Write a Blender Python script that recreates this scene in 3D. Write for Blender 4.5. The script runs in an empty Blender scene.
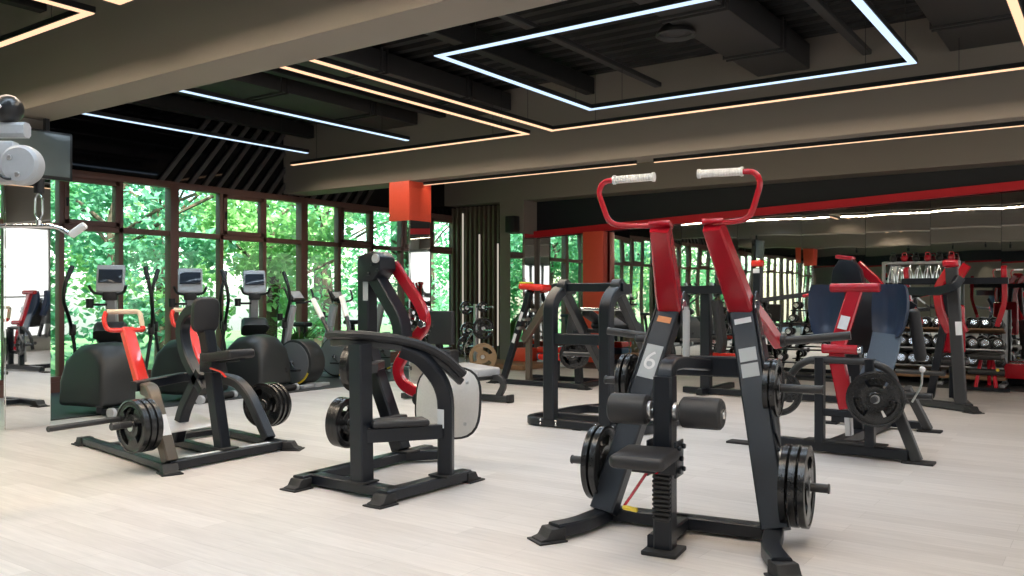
import bpy, bmesh, math, random
from mathutils import Vector, Matrix
R=math.radians
random.seed(7)
scn=bpy.context.scene
COL=scn.collection
V=Vector
# ------------------------------------------------------------------ materials
MATS={}
def mat(name,color,rough=.5,metal=0.,noise=None,bump=0.,bscale=60.,spec=.5,coat=0.):
    m=bpy.data.materials.new(name); m.use_nodes=True; nt=m.node_tree; b=nt.nodes['Principled BSDF']
    b.inputs['Base Color'].default_value=(*color,1); b.inputs['Roughness'].default_value=rough
    b.inputs['Metallic'].default_value=metal; b.inputs['Specular IOR Level'].default_value=spec
    b.inputs['Coat Weight'].default_value=coat
    tc=nt.nodes.new('ShaderNodeTexCoord')
    n=nt.nodes.new('ShaderNodeTexNoise'); n.inputs['Scale'].default_value=bscale; n.inputs['Detail'].default_value=4
    nt.links.new(tc.outputs['Object'],n.inputs['Vector'])
    if noise is None: noise=.12
    mr=nt.nodes.new('ShaderNodeMapRange'); mr.inputs['To Min'].default_value=1-noise; mr.inputs['To Max'].default_value=1+noise
    nt.links.new(n.outputs['Fac'],mr.inputs['Value'])
    mx=nt.nodes.new('ShaderNodeMix'); mx.data_type='RGBA'; mx.blend_type='MULTIPLY'; mx.inputs['Factor'].default_value=1
    mx.inputs[6].default_value=(*color,1); nt.links.new(mr.outputs['Result'],mx.inputs[7]); nt.links.new(mx.outputs[2],b.inputs['Base Color'])
    if bump:
        bp=nt.nodes.new('ShaderNodeBump'); bp.inputs['Strength'].default_value=bump; bp.inputs['Distance'].default_value=.004
        nt.links.new(n.outputs['Fac'],bp.inputs['Height']); nt.links.new(bp.outputs['Normal'],b.inputs['Normal'])
    MATS[name]=m; return m
def emit(name,color,strength):
    m=bpy.data.materials.new(name); m.use_nodes=True; nt=m.node_tree; nt.nodes.remove(nt.nodes['Principled BSDF'])
    e=nt.nodes.new('ShaderNodeEmission'); e.inputs['Color'].default_value=(*color,1); e.inputs['Strength'].default_value=strength
    nt.links.new(e.outputs[0],nt.nodes['Material Output'].inputs['Surface']); return m
FRAME=mat('black_powder_coat',(.0085,.011,.016),.32,0,.15,.25,260,.4)
FRAME2=mat('charcoal_powder_coat',(.03,.031,.033),.4,0,.15,.25,260)
BRONZE=mat('bronze_grey_coat',(.13,.105,.08),.38,.4,.1,.1,200)
RED=mat('crimson_gloss_paint',(.42,.010,.022),.22,0,.06,0,20,.5,.3)
REDO=mat('scarlet_gloss_paint',(.72,.03,.02),.24,0,.06,0,20,.5,.3)
RUBBER=mat('black_rubber',(.012,.012,.013),.6,0,.2,.3,150)
PLATE=mat('weight_plate_enamel',(.014,.015,.016),.24,0,.15,.15,90,.55)
UPH=mat('black_upholstery',(.014,.014,.016),.48,0,.15,.4,320)
NAVY=mat('navy_upholstery',(.014,.032,.07),.4,0,.15,.3,300)
SLATE=mat('slate_blue_board',(.10,.14,.19),.42,0,.1,.1,80)
GREYUPH=mat('grey_upholstery',(.42,.43,.45),.5,0,.08,.2,200)
CHROME=mat('chrome',(.75,.76,.78),.16,1,.04,0,30)
STEEL=mat('brushed_steel',(.6,.61,.62),.34,1,.08,.15,160)
SILVER=mat('silver_paint',(.42,.44,.46),.35,.3,.05,.05,60)
WHITE=mat('white_grip_rubber',(.8,.79,.77),.5,0,.06,.6,240)
CREAM=mat('cream_grip',(.72,.6,.45),.5,0,.06,.3,240)
STICK=mat('label_paper',(.7,.72,.74),.5,0,.05,0,40)
STICKG=mat('grey_label',(.36,.40,.43),.5,0,.05,0,40)
ORNG=mat('orange_label',(.7,.28,.1),.5,0,.1,0,40)
YEL=mat('yellow_grip',(.75,.55,.04),.45)
BLACKP=mat('black_plastic',(.012,.013,.014),.35,0,.15,.1,120)
DKPLAST=mat('dark_moulded_plastic',(.022,.025,.026),.42,0,.12,.12,90)
GRPLAST=mat('grey_moulded_plastic',(.16,.165,.17),.45,0,.08,.1,90)
LTPLAST=mat('light_grey_plastic',(.42,.44,.46),.4,0,.06,0,60)
SCREEN=mat('dark_screen',(.03,.04,.055),.12,0,.2,0,8)
TVSCR=mat('switched_off_screen',(.13,.165,.165),.22,0,.05,0,3)
WOOD=mat('brown_wood',(.26,.15,.08),.5,0,.25,.1,25)
PAINT=mat('greige_paint',(.25,.218,.186),.7,0,.04,.08,90,.3)
WALLW=mat('white_paint',(.7,.69,.67),.7,0,.03,.05,90,.3)
CEIL=mat('black_ceiling_metal',(.009,.009,.009),.6,0,.15,0,12,.4)
DUCTM=mat('dark_duct_metal',(.026,.025,.025),.5,.0,.1,0,10,.4)
SLATM=mat('dark_slat_lacquer',(.07,.068,.066),.5,0,.1,0,30)
GLOSSB=mat('gloss_black_panel',(.004,.004,.005),.05,0,.1,0,10,.5)
NICHE=mat('blue_black_paint',(.004,.006,.010),.6,0,.1,0,20)
ORBOX=mat('orange_red_lacquer',(.80,.095,.05),.42,0,.04,0,20)
WINFR=mat('brown_window_frame',(.17,.085,.068),.4,0,.12,0,60)
GREEND=mat('plant_leaf',(.08,.22,.04),.5,0,.3,0,12)
BARK=mat('tree_bark',(.10,.075,.05),.8,0,.35,.6,20)
POT=mat('clay_pot',(.2,.19,.18),.6,0,.1,.1,40)
BLUEP=mat('blue_foam',(.06,.16,.3),.55)
BEIGEP=mat('tan_bumper_rubber',(.38,.26,.15),.5,0,.12,.2,60)
LIME=mat('lime_fabric',(.5,.65,.06),.7)
DUMBR=mat('dumbbell_urethane',(.011,.011,.012),.33,0,.15,.1,90)
LEDW=emit('warm_led_diffuser',(1.,.62,.38),1.45)
LEDC=emit('cool_led_diffuser',(.58,.76,1.),1.45)
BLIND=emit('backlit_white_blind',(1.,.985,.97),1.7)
SPOT=emit('downlight_lens',(1.,.9,.75),40)

def diamond():
    m=mat('diamond_plate',(.72,.71,.70),.42,.55,.06,0,60); nt=m.node_tree
    tc=nt.nodes.new('ShaderNodeTexCoord'); mp=nt.nodes.new('ShaderNodeMapping'); mp.inputs['Scale'].default_value=(55,55,55); mp.inputs['Rotation'].default_value=(.6,.5,.785)
    ck=nt.nodes.new('ShaderNodeTexChecker'); ck.inputs['Scale'].default_value=1
    bp=nt.nodes.new('ShaderNodeBump'); bp.inputs['Strength'].default_value=.5; bp.inputs['Distance'].default_value=.004
    nt.links.new(tc.outputs['Object'],mp.inputs['Vector']); nt.links.new(mp.outputs[0],ck.inputs['Vector'])
    nt.links.new(ck.outputs['Fac'],bp.inputs['Height']); nt.links.new(bp.outputs[0],nt.nodes['Principled BSDF'].inputs['Normal']); return m
DIAM=diamond()
def floor_mat():
    m=bpy.data.materials.new('whitewashed_laminate'); m.use_nodes=True; nt=m.node_tree; b=nt.nodes['Principled BSDF']; L=nt.links.new
    tc=nt.nodes.new('ShaderNodeTexCoord')
    br=nt.nodes.new('ShaderNodeTexBrick'); br.inputs['Scale'].default_value=1; br.inputs['Brick Width'].default_value=1.3; br.inputs['Row Height'].default_value=.19
    br.inputs['Mortar Size'].default_value=.0014; br.inputs['Mortar Smooth'].default_value=.3; br.offset=.37
    br.inputs['Color1'].default_value=(.63,.60,.58,1); br.inputs['Color2'].default_value=(.55,.52,.50,1); br.inputs['Mortar'].default_value=(.44,.41,.39,1)
    L(tc.outputs['Object'],br.inputs['Vector'])
    mp=nt.nodes.new('ShaderNodeMapping'); mp.inputs['Scale'].default_value=(1.1,13,1); L(tc.outputs['Object'],mp.inputs['Vector'])
    n=nt.nodes.new('ShaderNodeTexNoise'); n.inputs['Scale'].default_value=2.2; n.inputs['Detail'].default_value=7; n.inputs['Roughness'].default_value=.65; L(mp.outputs[0],n.inputs['Vector'])
    mr=nt.nodes.new('ShaderNodeMapRange'); mr.inputs['From Min'].default_value=.25; mr.inputs['From Max'].default_value=.75; mr.inputs['To Min'].default_value=.86; mr.inputs['To Max'].default_value=1.1; L(n.outputs['Fac'],mr.inputs['Value'])
    mx=nt.nodes.new('ShaderNodeMix'); mx.data_type='RGBA'; mx.blend_type='MULTIPLY'; mx.inputs['Factor'].default_value=1
    L(br.outputs['Color'],mx.inputs[6]); L(mr.outputs[0],mx.inputs[7]); L(mx.outputs[2],b.inputs['Base Color'])
    b.inputs['Roughness'].default_value=.42; b.inputs['Specular IOR Level'].default_value=.35
    return m
FLOOR=floor_mat()
RUBF=mat('speckled_rubber_floor',(.035,.04,.042),.6,0,.5,.1,220)
def mirror_mat():
    m=bpy.data.materials.new('mirror_glass'); m.use_nodes=True; nt=m.node_tree; b=nt.nodes['Principled BSDF']; L=nt.links.new
    b.inputs['Base Color'].default_value=(.86,.88,.86,1); b.inputs['Metallic'].default_value=1; b.inputs['Roughness'].default_value=.015
    tc=nt.nodes.new('ShaderNodeTexCoord'); mp=nt.nodes.new('ShaderNodeMapping'); mp.inputs['Scale'].default_value=(.8,1,.9); L(tc.outputs['Object'],mp.inputs['Vector'])
    n=nt.nodes.new('ShaderNodeTexNoise'); n.inputs['Scale'].default_value=1.4; n.inputs['Detail'].default_value=0; L(mp.outputs[0],n.inputs['Vector'])
    bp=nt.nodes.new('ShaderNodeBump'); bp.inputs['Strength'].default_value=.12; bp.inputs['Distance'].default_value=.02; L(n.outputs['Fac'],bp.inputs['Height']); L(bp.outputs[0],b.inputs['Normal'])
    return m
MIRROR=mirror_mat()
def glass_mat():
    m=bpy.data.materials.new('window_glass'); m.use_nodes=True; nt=m.node_tree; nt.nodes.remove(nt.nodes['Principled BSDF']); L=nt.links.new
    t=nt.nodes.new('ShaderNodeBsdfTransparent'); t.inputs['Color'].default_value=(.93,.98,.95,1)
    g=nt.nodes.new('ShaderNodeBsdfGlossy'); g.inputs['Roughness'].default_value=.01
    f=nt.nodes.new('ShaderNodeFresnel'); f.inputs['IOR'].default_value=1.5
    mx=nt.nodes.new('ShaderNodeMixShader'); gm=nt.nodes.new('ShaderNodeNewGeometry'); mt=nt.nodes.new('ShaderNodeMath'); mt.operation='SUBTRACT'; mt.inputs[0].default_value=1; L(gm.outputs['Backfacing'],mt.inputs[1])
    ml=nt.nodes.new('ShaderNodeMath'); ml.operation='MULTIPLY'; L(f.outputs[0],ml.inputs[0]); L(mt.outputs[0],ml.inputs[1])
    L(ml.outputs[0],mx.inputs[0]); L(t.outputs[0],mx.inputs[1]); L(g.outputs[0],mx.inputs[2]); L(mx.outputs[0],nt.nodes['Material Output'].inputs['Surface'])
    return m
GLASS=glass_mat()
def leaf_mat(name,c1,c2):
    m=bpy.data.materials.new(name); m.use_nodes=True; nt=m.node_tree; b=nt.nodes['Principled BSDF']; L=nt.links.new
    tc=nt.nodes.new('ShaderNodeTexCoord'); n=nt.nodes.new('ShaderNodeTexNoise'); n.inputs['Scale'].default_value=1.7; n.inputs['Detail'].default_value=3; L(tc.outputs['Object'],n.inputs['Vector'])
    cr=nt.nodes.new('ShaderNodeValToRGB'); cr.color_ramp.elements[0].position=.35; cr.color_ramp.elements[1].position=.65
    cr.color_ramp.elements[0].color=(*c1,1); cr.color_ramp.elements[1].color=(*c2,1); L(n.outputs['Fac'],cr.inputs['Fac'])
    L(cr.outputs[0],b.inputs['Base Color']); b.inputs['Roughness'].default_value=.45
    tr=nt.nodes.new('ShaderNodeBsdfTranslucent'); L(cr.outputs[0],tr.inputs['Color'])
    mx=nt.nodes.new('ShaderNodeMixShader'); mx.inputs[0].default_value=.45; L(b.outputs[0],mx.inputs[1]); L(tr.outputs[0],mx.inputs[2]); L(mx.outputs[0],nt.nodes['Material Output'].inputs['Surface'])
    return m
LEAVES=[leaf_mat('maple_leaves',(.13,.42,.20),(.26,.60,.30)),leaf_mat('linden_leaves',(.11,.38,.22),(.24,.55,.34)),leaf_mat('ash_leaves',(.2,.48,.16),(.4,.66,.28))]
GRASS=mat('lawn',(.10,.22,.05),.9,0,.4,.3,30)

# ------------------------------------------------------------------ mesh builder
def fillet(path,r,seg=5):
    P=[V(p) for p in path]
    if r<=0 or len(P)<3: return P
    out=[P[0]]
    for i in range(1,len(P)-1):
        a,b,c=P[i-1],P[i],P[i+1]; d1=(a-b); d2=(c-b); l=min(r,d1.length*.49,d2.length*.49)
        s=b+d1.normalized()*l; e=b+d2.normalized()*l
        for k in range(seg+1):
            t=k/seg; out.append(s*(1-t)**2+b*2*t*(1-t)+e*t*t)
    out.append(P[-1]); return out
class MB:
    def __init__(s): s.v=[]; s.f=[]; s.mi=[]; s.cur=0
    def add(s,vs,fs):
        o=len(s.v); s.v+= [V(v) for v in vs]
        for f in fs: s.f.append([i+o for i in f]); s.mi.append(s.cur)
        return s
    def bm(s,bm):
        bm.verts.index_update(); s.add([v.co.copy() for v in bm.verts],[[v.index for v in f.verts] for f in bm.faces]); bm.free(); return s
    def box(s,c,d,rot=None,bev=.006,seg=2):
        bm=bmesh.new(); bmesh.ops.create_cube(bm,size=1)
        bmesh.ops.scale(bm,vec=V(d),verts=bm.verts)
        bev=min(bev,min(d)*.45)
        if bev>0: bmesh.ops.bevel(bm,geom=bm.edges[:]+bm.verts[:],offset=bev,segments=seg,profile=.5,affect='EDGES')
        M=Matrix.Translation(V(c))
        if rot is not None: M=M@(rot if isinstance(rot,Matrix) else euler(rot)).to_4x4()
        bmesh.ops.transform(bm,matrix=M,verts=bm.verts); return s.bm(bm)
    def sweep(s,P,prof,up,tap=None):
        n=len(prof); rings=[]
        N=len(P); up=V(up) if up is not None else None
        D=[(P[i+1]-P[i]).normalized() for i in range(N-1)]
        a=None
        for i in range(N):
            d=D[min(i,N-2)]
            if up is not None:
                a=(up-d*up.dot(d)).normalized()
            elif a is None:
                ref=V((0,0,1)) if abs(d.z)<.9 else V((1,0,0)); a=(ref-d*ref.dot(d)).normalized()
            else:
                a=(a-d*a.dot(d)).normalized()
            b=d.cross(a); ring=[]
            nn=(D[i-1]+D[i]) if 0<i<N-1 else d
            for (x,y) in prof:
                o=a*x*(tap[i] if tap else 1)+b*y; den=d.dot(nn); 
                ring.append(P[i]+o-d*(o.dot(nn)/den if abs(den)>.2 else 0))
            rings.append(ring)
        vs=[p for r in rings for p in r]; fs=[]
        for i in range(N-1):
            for j in range(n):
                k=(j+1)%n; fs.append([i*n+j,i*n+k,(i+1)*n+k,(i+1)*n+j])
        fs.append(list(range(n))[::-1]); fs.append([(N-1)*n+j for j in range(n)])
        return s.add(vs,fs)
    def rt(s,path,wa,wb,up=(0,0,1),r=0.,ch=.008,seg=5,tap=None):
        c=min(ch,wa*.3,wb*.3); x,y=wa/2,wb/2
        prof=[(x,-y+c),(x,y-c),(x-c,y),(-x+c,y),(-x,y-c),(-x,-y+c),(-x+c,-y),(x-c,-y)]
        return s.sweep(fillet(path,r,seg),prof,up,tap)
    def tube(s,path,r,fr=0.,n=12,seg=5):
        prof=[(r*math.cos(2*math.pi*k/n),r*math.sin(2*math.pi*k/n)) for k in range(n)]
        return s.sweep(fillet(path,fr,seg),prof,None)
    def lathe(s,prof,o,axis,n=28):
        ax=V(axis).normalized(); ref=V((0,0,1)) if abs(ax.z)<.9 else V((1,0,0)); a=(ref-ax*ref.dot(ax)).normalized(); b=ax.cross(a); o=V(o)
        vs=[];fs=[]
        for (r,z) in prof:
            for k in range(n):
                t=2*math.pi*k/n; vs.append(o+ax*z+(a*math.cos(t)+b*math.sin(t))*max(r,1e-4))
        for i in range(len(prof)-1):
            for k in range(n):
                j=(k+1)%n; fs.append([i*n+k,i*n+j,(i+1)*n+j,(i+1)*n+k])
        if prof[0][0]>.002: fs.append(list(range(n))[::-1])
        if prof[-1][0]>.002: fs.append([(len(prof)-1)*n+k for k in range(n)])
        return s.add(vs,fs)
    def cyl(s,p,q,r,n=20,ch=.004):
        p,q=V(p),V(q); L=(q-p).length; c=min(ch,r*.4,L*.3)
        return s.lathe([(r-c,0),(r,c),(r,L-c),(r-c,L)],p,q-p,n)
    def prism(s,poly,o,ex,ey,t,bev=.004):
        # polygon in plane (o,ex,ey), thickness t centred on plane
        ex,ey,o=V(ex).normalized(),V(ey).normalized(),V(o); nz=ex.cross(ey)
        bm=bmesh.new(); vs=[bm.verts.new((x,y,-t/2)) for x,y in poly]; f=bm.faces.new(vs)
        e=bmesh.ops.extrude_face_region(bm,geom=[f]); bmesh.ops.translate(bm,vec=(0,0,t),verts=[g for g in e['geom'] if isinstance(g,bmesh.types.BMVert)])
        bmesh.ops.recalc_face_normals(bm,faces=bm.faces)
        if bev>0: bmesh.ops.bevel(bm,geom=[ed for ed in bm.edges if ed.calc_face_angle(0)>.6],offset=min(bev,t*.4),segments=2,profile=.5,affect='EDGES')
        M=Matrix((( ex.x,ey.x,nz.x,o.x),(ex.y,ey.y,nz.y,o.y),(ex.z,ey.z,nz.z,o.z),(0,0,0,1)))
        bmesh.ops.transform(bm,matrix=M,verts=bm.verts); return s.bm(bm)
    def sphere(s,c,r,sc=(1,1,1),u=20,v=12):
        bm=bmesh.new(); bmesh.ops.create_uvsphere(bm,u_segments=u,v_segments=v,radius=r); bmesh.ops.scale(bm,vec=sc,verts=bm.verts); bmesh.ops.translate(bm,vec=c,verts=bm.verts); return s.bm(bm)
def euler(r): 
    from mathutils import Euler
    return Euler(r).to_matrix()
def frame(ex,ey):
    ex=V(ex).normalized(); ey=V(ey); ey=(ey-ex*ey.dot(ex)).normalized(); ez=ex.cross(ey)
    return Matrix(((ex.x,ey.x,ez.x),(ex.y,ey.y,ez.y),(ex.z,ey.z,ez.z)))
def mesh_of(name,mb,mats,inv=None,smooth=True):
    me=bpy.data.meshes.new(name)
    vs=[(inv@v if inv else v) for v in mb.v]
    me.from_pydata([tuple(v) for v in vs],[],mb.f)
    if not isinstance(mats,(list,tuple)): mats=[mats]
    for m in mats: me.materials.append(m)
    if len(mats)>1:
        for p,i in zip(me.polygons,mb.mi): p.material_index=i
    if smooth:
        me.shade_smooth(); me.set_sharp_from_angle(angle=R(38))
    return me
def bld(name,mb,mats,parent=None,label=None,kind=None,inv=None,smooth=True):
    o=bpy.data.objects.new(name,mesh_of(name,mb,mats,inv,smooth)); COL.objects.link(o)
    if parent is not None: o.parent=parent
    if label: o['label']=label
    if kind: o['kind']=kind
    return o
def struct(name,mb,mats,parent=None,smooth=False): 
    return bld(name,mb,mats,parent,kind=None if parent else 'structure',smooth=smooth)
def tag(o,label,cat,group=None):
    o['label']=label; o['category']=cat
    if group: o['group']=group
    return o
SPLIT={'foot_pad','weight_peg','weight_horn','duct_flange','peg','transport_wheel','bolt','base_label','shoulder_pad','suspension_wire','end_cap','plate_bolt','cover_bolt','red_frame','fixed_handle','adjustment_hole','side_frame','cradle'}
def pieces(mb,tol=.003):
    n=len(mb.v); par=list(range(n))
    def fd(i):
        while par[i]!=i: par[i]=par[par[i]]; i=par[i]
        return i
    for f in mb.f:
        a=fd(f[0])
        for k in f[1:]: par[fd(k)]=a
    comp={}
    for i in range(n): comp.setdefault(fd(i),[]).append(i)
    bb=[]
    for c in comp.values():
        xs=[mb.v[i] for i in c]; bb.append(([min(v[k] for v in xs)-tol for k in range(3)],[max(v[k] for v in xs)+tol for k in range(3)],set(c)))
    m=len(bb); p2=list(range(m))
    def f2(i):
        while p2[i]!=i: i=p2[i]
        return i
    for i in range(m):
        for j in range(i):
            if all(bb[i][0][k]<=bb[j][1][k] and bb[j][0][k]<=bb[i][1][k] for k in range(3)): p2[f2(i)]=f2(j)
    gr={}
    for i in range(m): gr.setdefault(f2(i),set()).update(bb[i][2])
    out=[]
    for g in gr.values():
        q=MB(); ids=sorted(g); mp={o:k for k,o in enumerate(ids)}; q.v=[mb.v[i] for i in ids]
        for f,mi in zip(mb.f,mb.mi):
            if f[0] in g: q.f.append([mp[i] for i in f]); q.mi.append(mi)
        out.append(q)
    return out
class Thing:
    """an Empty at the base; part meshes are given in WORLD coordinates unless local=True"""
    def __init__(s,name,label,cat,loc=(0,0,0),rz=0,group=None,local=False):
        s.o=bpy.data.objects.new(name,None); COL.objects.link(s.o); s.o.location=loc; s.o.rotation_euler=(0,0,rz)
        s.o.empty_display_size=.2
        tag(s.o,label,cat,group); s.local=local
        s.M=Matrix.Translation(V(loc))@Matrix.Rotation(rz,4,'Z'); s.inv=None if local else s.M.inverted()
    def part(s,name,mb,mats,label=None,parent=None,smooth=True):
        if name in SPLIT:
            pcs=pieces(mb)
            if len(pcs)>1:
                for p in pcs: o=bld(name,p,mats,parent or s.o,label,None,s.inv,smooth)
                return o
        return bld(name,mb,mats,parent or s.o,label,None,s.inv,smooth)
    def w(s,p): return s.M@V(p)
def copy_tree(src,loc,rz=None,label=None,group=None,rot=None,scale=None):
    r=src.copy(); COL.objects.link(r); r.location=loc
    if rz is not None: r.rotation_euler=(0,0,rz)
    if rot is not None: r.rotation_euler=rot
    if scale: r.scale=scale
    if label: r['label']=label
    if group: r['group']=group
    for ch in list(src.children):
        c=ch.copy(); COL.objects.link(c); c.parent=r
        for g in list(ch.children):
            d=g.copy(); COL.objects.link(d); d.parent=c
    return r
ORD=['first','second','third','fourth','fifth','sixth','seventh','eighth','ninth','tenth','eleventh','twelfth','thirteenth','fourteenth','fifteenth','sixteenth']

# ------------------------------------------------------------------ camera
YAW=R(35.3); HC=1.35
cam=bpy.data.cameras.new('camera'); co=bpy.data.objects.new('camera',cam); COL.objects.link(co)
co.location=(0,0,HC); co.rotation_euler=(R(90),0,YAW)
cam.sensor_width=36; cam.lens=36*858/1024; cam.shift_y=9/1024; cam.clip_start=.05
scn.camera=co

# ------------------------------------------------------------------ room shell
WX=-12.25; YB=15.2; XR=4.5; YN=-11.5; HCEIL=4.35
m=MB().box(((WX+XR)/2,(YN+YB)/2,-.05),(XR-WX,YB-YN,.1),bev=0); struct('floor',m,FLOOR)
m=MB().box((-10.87,8.2,.006),(2.72,7.4,.012),bev=.003); struct('floor_cardio_mat',m,RUBF)
m=MB().box(((WX+XR)/2,14.63,.006),(XR-WX-.02,1.1,.012),bev=.003); struct('floor_rubber_strip',m,RUBF)
# corrugated ceiling deck (ribs run along x)
m=MB(); prof=[]; y=YN
while y<YB+.2:
    prof+=[(y,HCEIL),(y+.10,HCEIL),(y+.125,HCEIL+.06),(y+.225,HCEIL+.06)]; y+=.25
vs=[];fs=[]
for (yy,z) in prof: vs+=[(WX-.2,yy,z),(XR+.2,yy,z)]
for i in range(len(prof)-1): fs.append([2*i,2*i+1,2*i+3,2*i+2])
m.add(vs,fs); m.box(((WX+XR)/2,(YN+YB)/2,HCEIL+.2),(XR-WX+.6,YB-YN+.6,.12),bev=0); struct('ceiling',m,CEIL)
# beams
for nm,y0,y1 in (('ceiling_beam_near',4.13,4.57),('ceiling_beam_far',10.2,10.68),('ceiling_beam_behind',-1.94,-1.5)):
    m=MB().box(((WX+XR)/2,(y0+y1)/2,(3.2+HCEIL+.05)/2),(XR-WX,y1-y0,HCEIL-3.15),bev=.006); struct(nm,m,PAINT)
# joists and ducts above the strips (run along y)
m=MB()
for x in (-11.4,-10.3,-8.45,-5.85,-.3,1.3,3.2):
    m.box((x,-.6,4.2),(.14,21.4,.22),bev=.01)
struct('ceiling_joists',m,CEIL)
def duct(x,w,h,zc,y0,y1,label):
    t=Thing('air_duct',label,'duct',(x,(y0+y1)/2,zc-h/2))
    t.part('duct_body',MB().box((x,(y0+y1)/2,zc),(w,y1-y0,h),bev=.012),DUCTM)
    f=MB()
    for k in range(3):
        yy=y0+(k+.7)*(y1-y0)/3.3
        for dy in (-.05,.05): f.box((x,yy+dy,zc),(w+.05,.025,h+.05),bev=.004)
    t.part('duct_flange',f,DUCTM); return t
duct(-3.25,.62,.3,4.15,4.7,10.15,'wide dark sheet metal duct inside the blue-white light rectangle')
duct(-1.1,.75,.34,4.13,4.7,10.15,'wide dark sheet metal duct right of the blue-white light rectangle')
duct(-9.4,.8,.25,4.18,4.7,10.15,'flat dark duct between the two parallel cool white strips')
duct(-7.55,.7,.25,4.18,4.7,10.15,'flat dark duct left of the paired warm strips')
t=Thing('light_conduit','slim grey cable tray crossing the ceiling left of the wide duct','cable tray',(-4.95,8,4.05))
t.part('tray',MB().rt([(-4.85,4.7,4.08),(-4.85,10.1,4.08)],.06,.10),DUCTM)
t=Thing('light_conduit','slim grey cable tray near the right corner of the blue-white rectangle','cable tray',(-2.3,8,4.05))
t.part('tray',MB().rt([(-2.3,4.7,4.08),(-2.3,10.1,4.08)],.06,.10),DUCTM)
t=Thing('ceiling_diffuser','round dark ceiling air diffuser beside the wide duct','air vent',(-3.55,8.0,3.95))
t.part('ring',MB().lathe([(.12,.10),(.19,.03),(.2,0),(.185,-.012),(.16,0),(.15,.02)],(-3.6,7.9,3.95),(0,0,1)),DUCTM)
t.part('cone',MB().lathe([(.001,-.005),(.06,0),(.11,.03),(.10,.06)],(-3.6,7.9,3.95),(0,0,1)),DUCTM)
t.part('stem',MB().cyl((-3.6,7.9,4.0),(-3.6,7.9,4.36),.09),CEIL)
# walls
def wall(name,c,d,mt): return struct(name,MB().box(c,d,bev=0),mt)
wall('wall_right',(XR+.1,(YN+YB)/2,2.2),(.2,YB-YN+.6,4.6),WALLW)
wall('wall_near',((WX+XR)/2,YN-.1,2.2),(XR-WX+.6,.2,4.6),PAINT)
# back wall behind the niche
wall('wall_back',((WX+XR)/2,YB+.12,2.2),(XR-WX+.6,.2,4.6),NICHE)
# header and left block in front (plane y=14.7)
m=MB().box(((WX+XR)/2,14.95,(3.37+HCEIL+.1)/2),(XR-WX,.5,HCEIL+.1-3.37),bev=.004); struct('wall_header',m,PAINT)
m=MB().box((-10.42,14.95,1.69),(.62,.498,3.37),bev=.004); struct('wall_pillar',m,PAINT)
m=MB().box((-10.28,14.697,1.36),(.33,.012,2.62),bev=.001); struct('wall_pillar_mirror',m,MIRROR)
m=MB().box((-10.106,14.9,1.36),(.012,.36,2.62),bev=.001); struct('wall_pillar_mirror_side',m,MIRROR)
# slatted panel left of the pillar
m=MB().box((-11.5,15.12,1.69),(1.55,.05,3.37),bev=0); struct('wall_slat_backing',m,NICHE)
m=MB()
for k in range(12): m.box((-12.17+k*.126,14.98,1.68),(.05,.2,3.3),bev=.003)
struct('wall_slats',m,mat('dark_brown_slat',(.15,.118,.09),.45,0,.15,0,20))
for k,(x,z0,z1) in enumerate(((-11.86,.3,3.2),(-11.4,.3,2.72),(-10.9,.3,2.5))):
    t=Thing('wall_light_tube',('tall','middle','short')[k]+' vertical light tube set between the dark wall slats','light',(x,14.88,z0))
    t.part('tube',MB().cyl((x,14.87,z0),(x,14.87,z1),.018),emit('dim_tube_%d'%k,(1,.9,.75),.55))
    c=MB(); c.cyl((x,14.87,z0-.03),(x,14.87,z0),.022); c.cyl((x,14.87,z1),(x,14.87,z1+.03),.022); t.part('end_cap',c,BLACKP)
# red slanted stripe at the top of the mirrors: z = 2.60 at x=-10.1 up to 2.97 at x=-1.4
def zs(x): return 2.60+(x+10.1)*(.37/8.7)
m=MB(); x0,x1=-10.1,XR
m.prism([(x0,zs(x0)),(x1,zs(x1)),(x1,zs(x1)+.135),(x0,zs(x0)+.135)],(0,15.1,0),(1,0,0),(0,0,1),.10,.003); struct('trim_1',m,mat('red_wall_stripe',(.56,.012,.022),.55,0,.05,0,20,.3))
# mirror panels, slightly out of true like the real ones
edges=[-10.1,-9.0,-7.9,-6.8,-5.7,-4.55,-3.48,-2.49,-1.49,-.4,.7,1.8,2.9,4.0]
for i in range(len(edges)-1):
    a,b=edges[i]+.003,edges[i+1]-.003; mx,w=(a+b)/2,(b-a)
    bow=random.uniform(-.004,.004); tilt=random.uniform(-.0035,.0035); tz=random.uniform(-.003,.003)
    NXn,NZn=10,14; mm=MB(); vs=[];fs=[]
    for side in (0,1):
        for iz in range(NZn+1):
            for ix in range(NXn+1):
                fx=ix/NXn; x=a+w*fx; z=.10+(zs(x)-.01-.10)*iz/NZn; s=(fx-.5)*2
                yy=15.185+ (.0 if side==0 else .012)+bow*(1-s*s)*.8+tilt*s*.5+tz*(iz/NZn-.5)
                vs.append((x-mx,yy-15.185,z-.1))
    n1=(NXn+1)*(NZn+1)
    for iz in range(NZn):
        for ix in range(NXn):
            q=[iz*(NXn+1)+ix,iz*(NXn+1)+ix+1,(iz+1)*(NXn+1)+ix+1,(iz+1)*(NXn+1)+ix]; fs.append(q); fs.append([n1+k for k in q[::-1]])
    per=[ix for ix in range(NXn)]+[iz*(NXn+1)+NXn for iz in range(NZn)]+[NZn*(NXn+1)+ix for ix in range(NXn,0,-1)]+[iz*(NXn+1) for iz in range(NZn,0,-1)]
    for k in range(len(per)):
        p,q=per[k],per[(k+1)%len(per)]; fs.append([p,n1+p,n1+q,q])
    mm.add(vs,fs); o=bld('mirror_panel',mm,MIRROR); o.location=(mx,15.185,.1)
    where='%s mirror panel from the left along the back wall under the red stripe'%ORD[i]
    tag(o,where,'mirror','mirror panels on the back wall')
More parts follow.
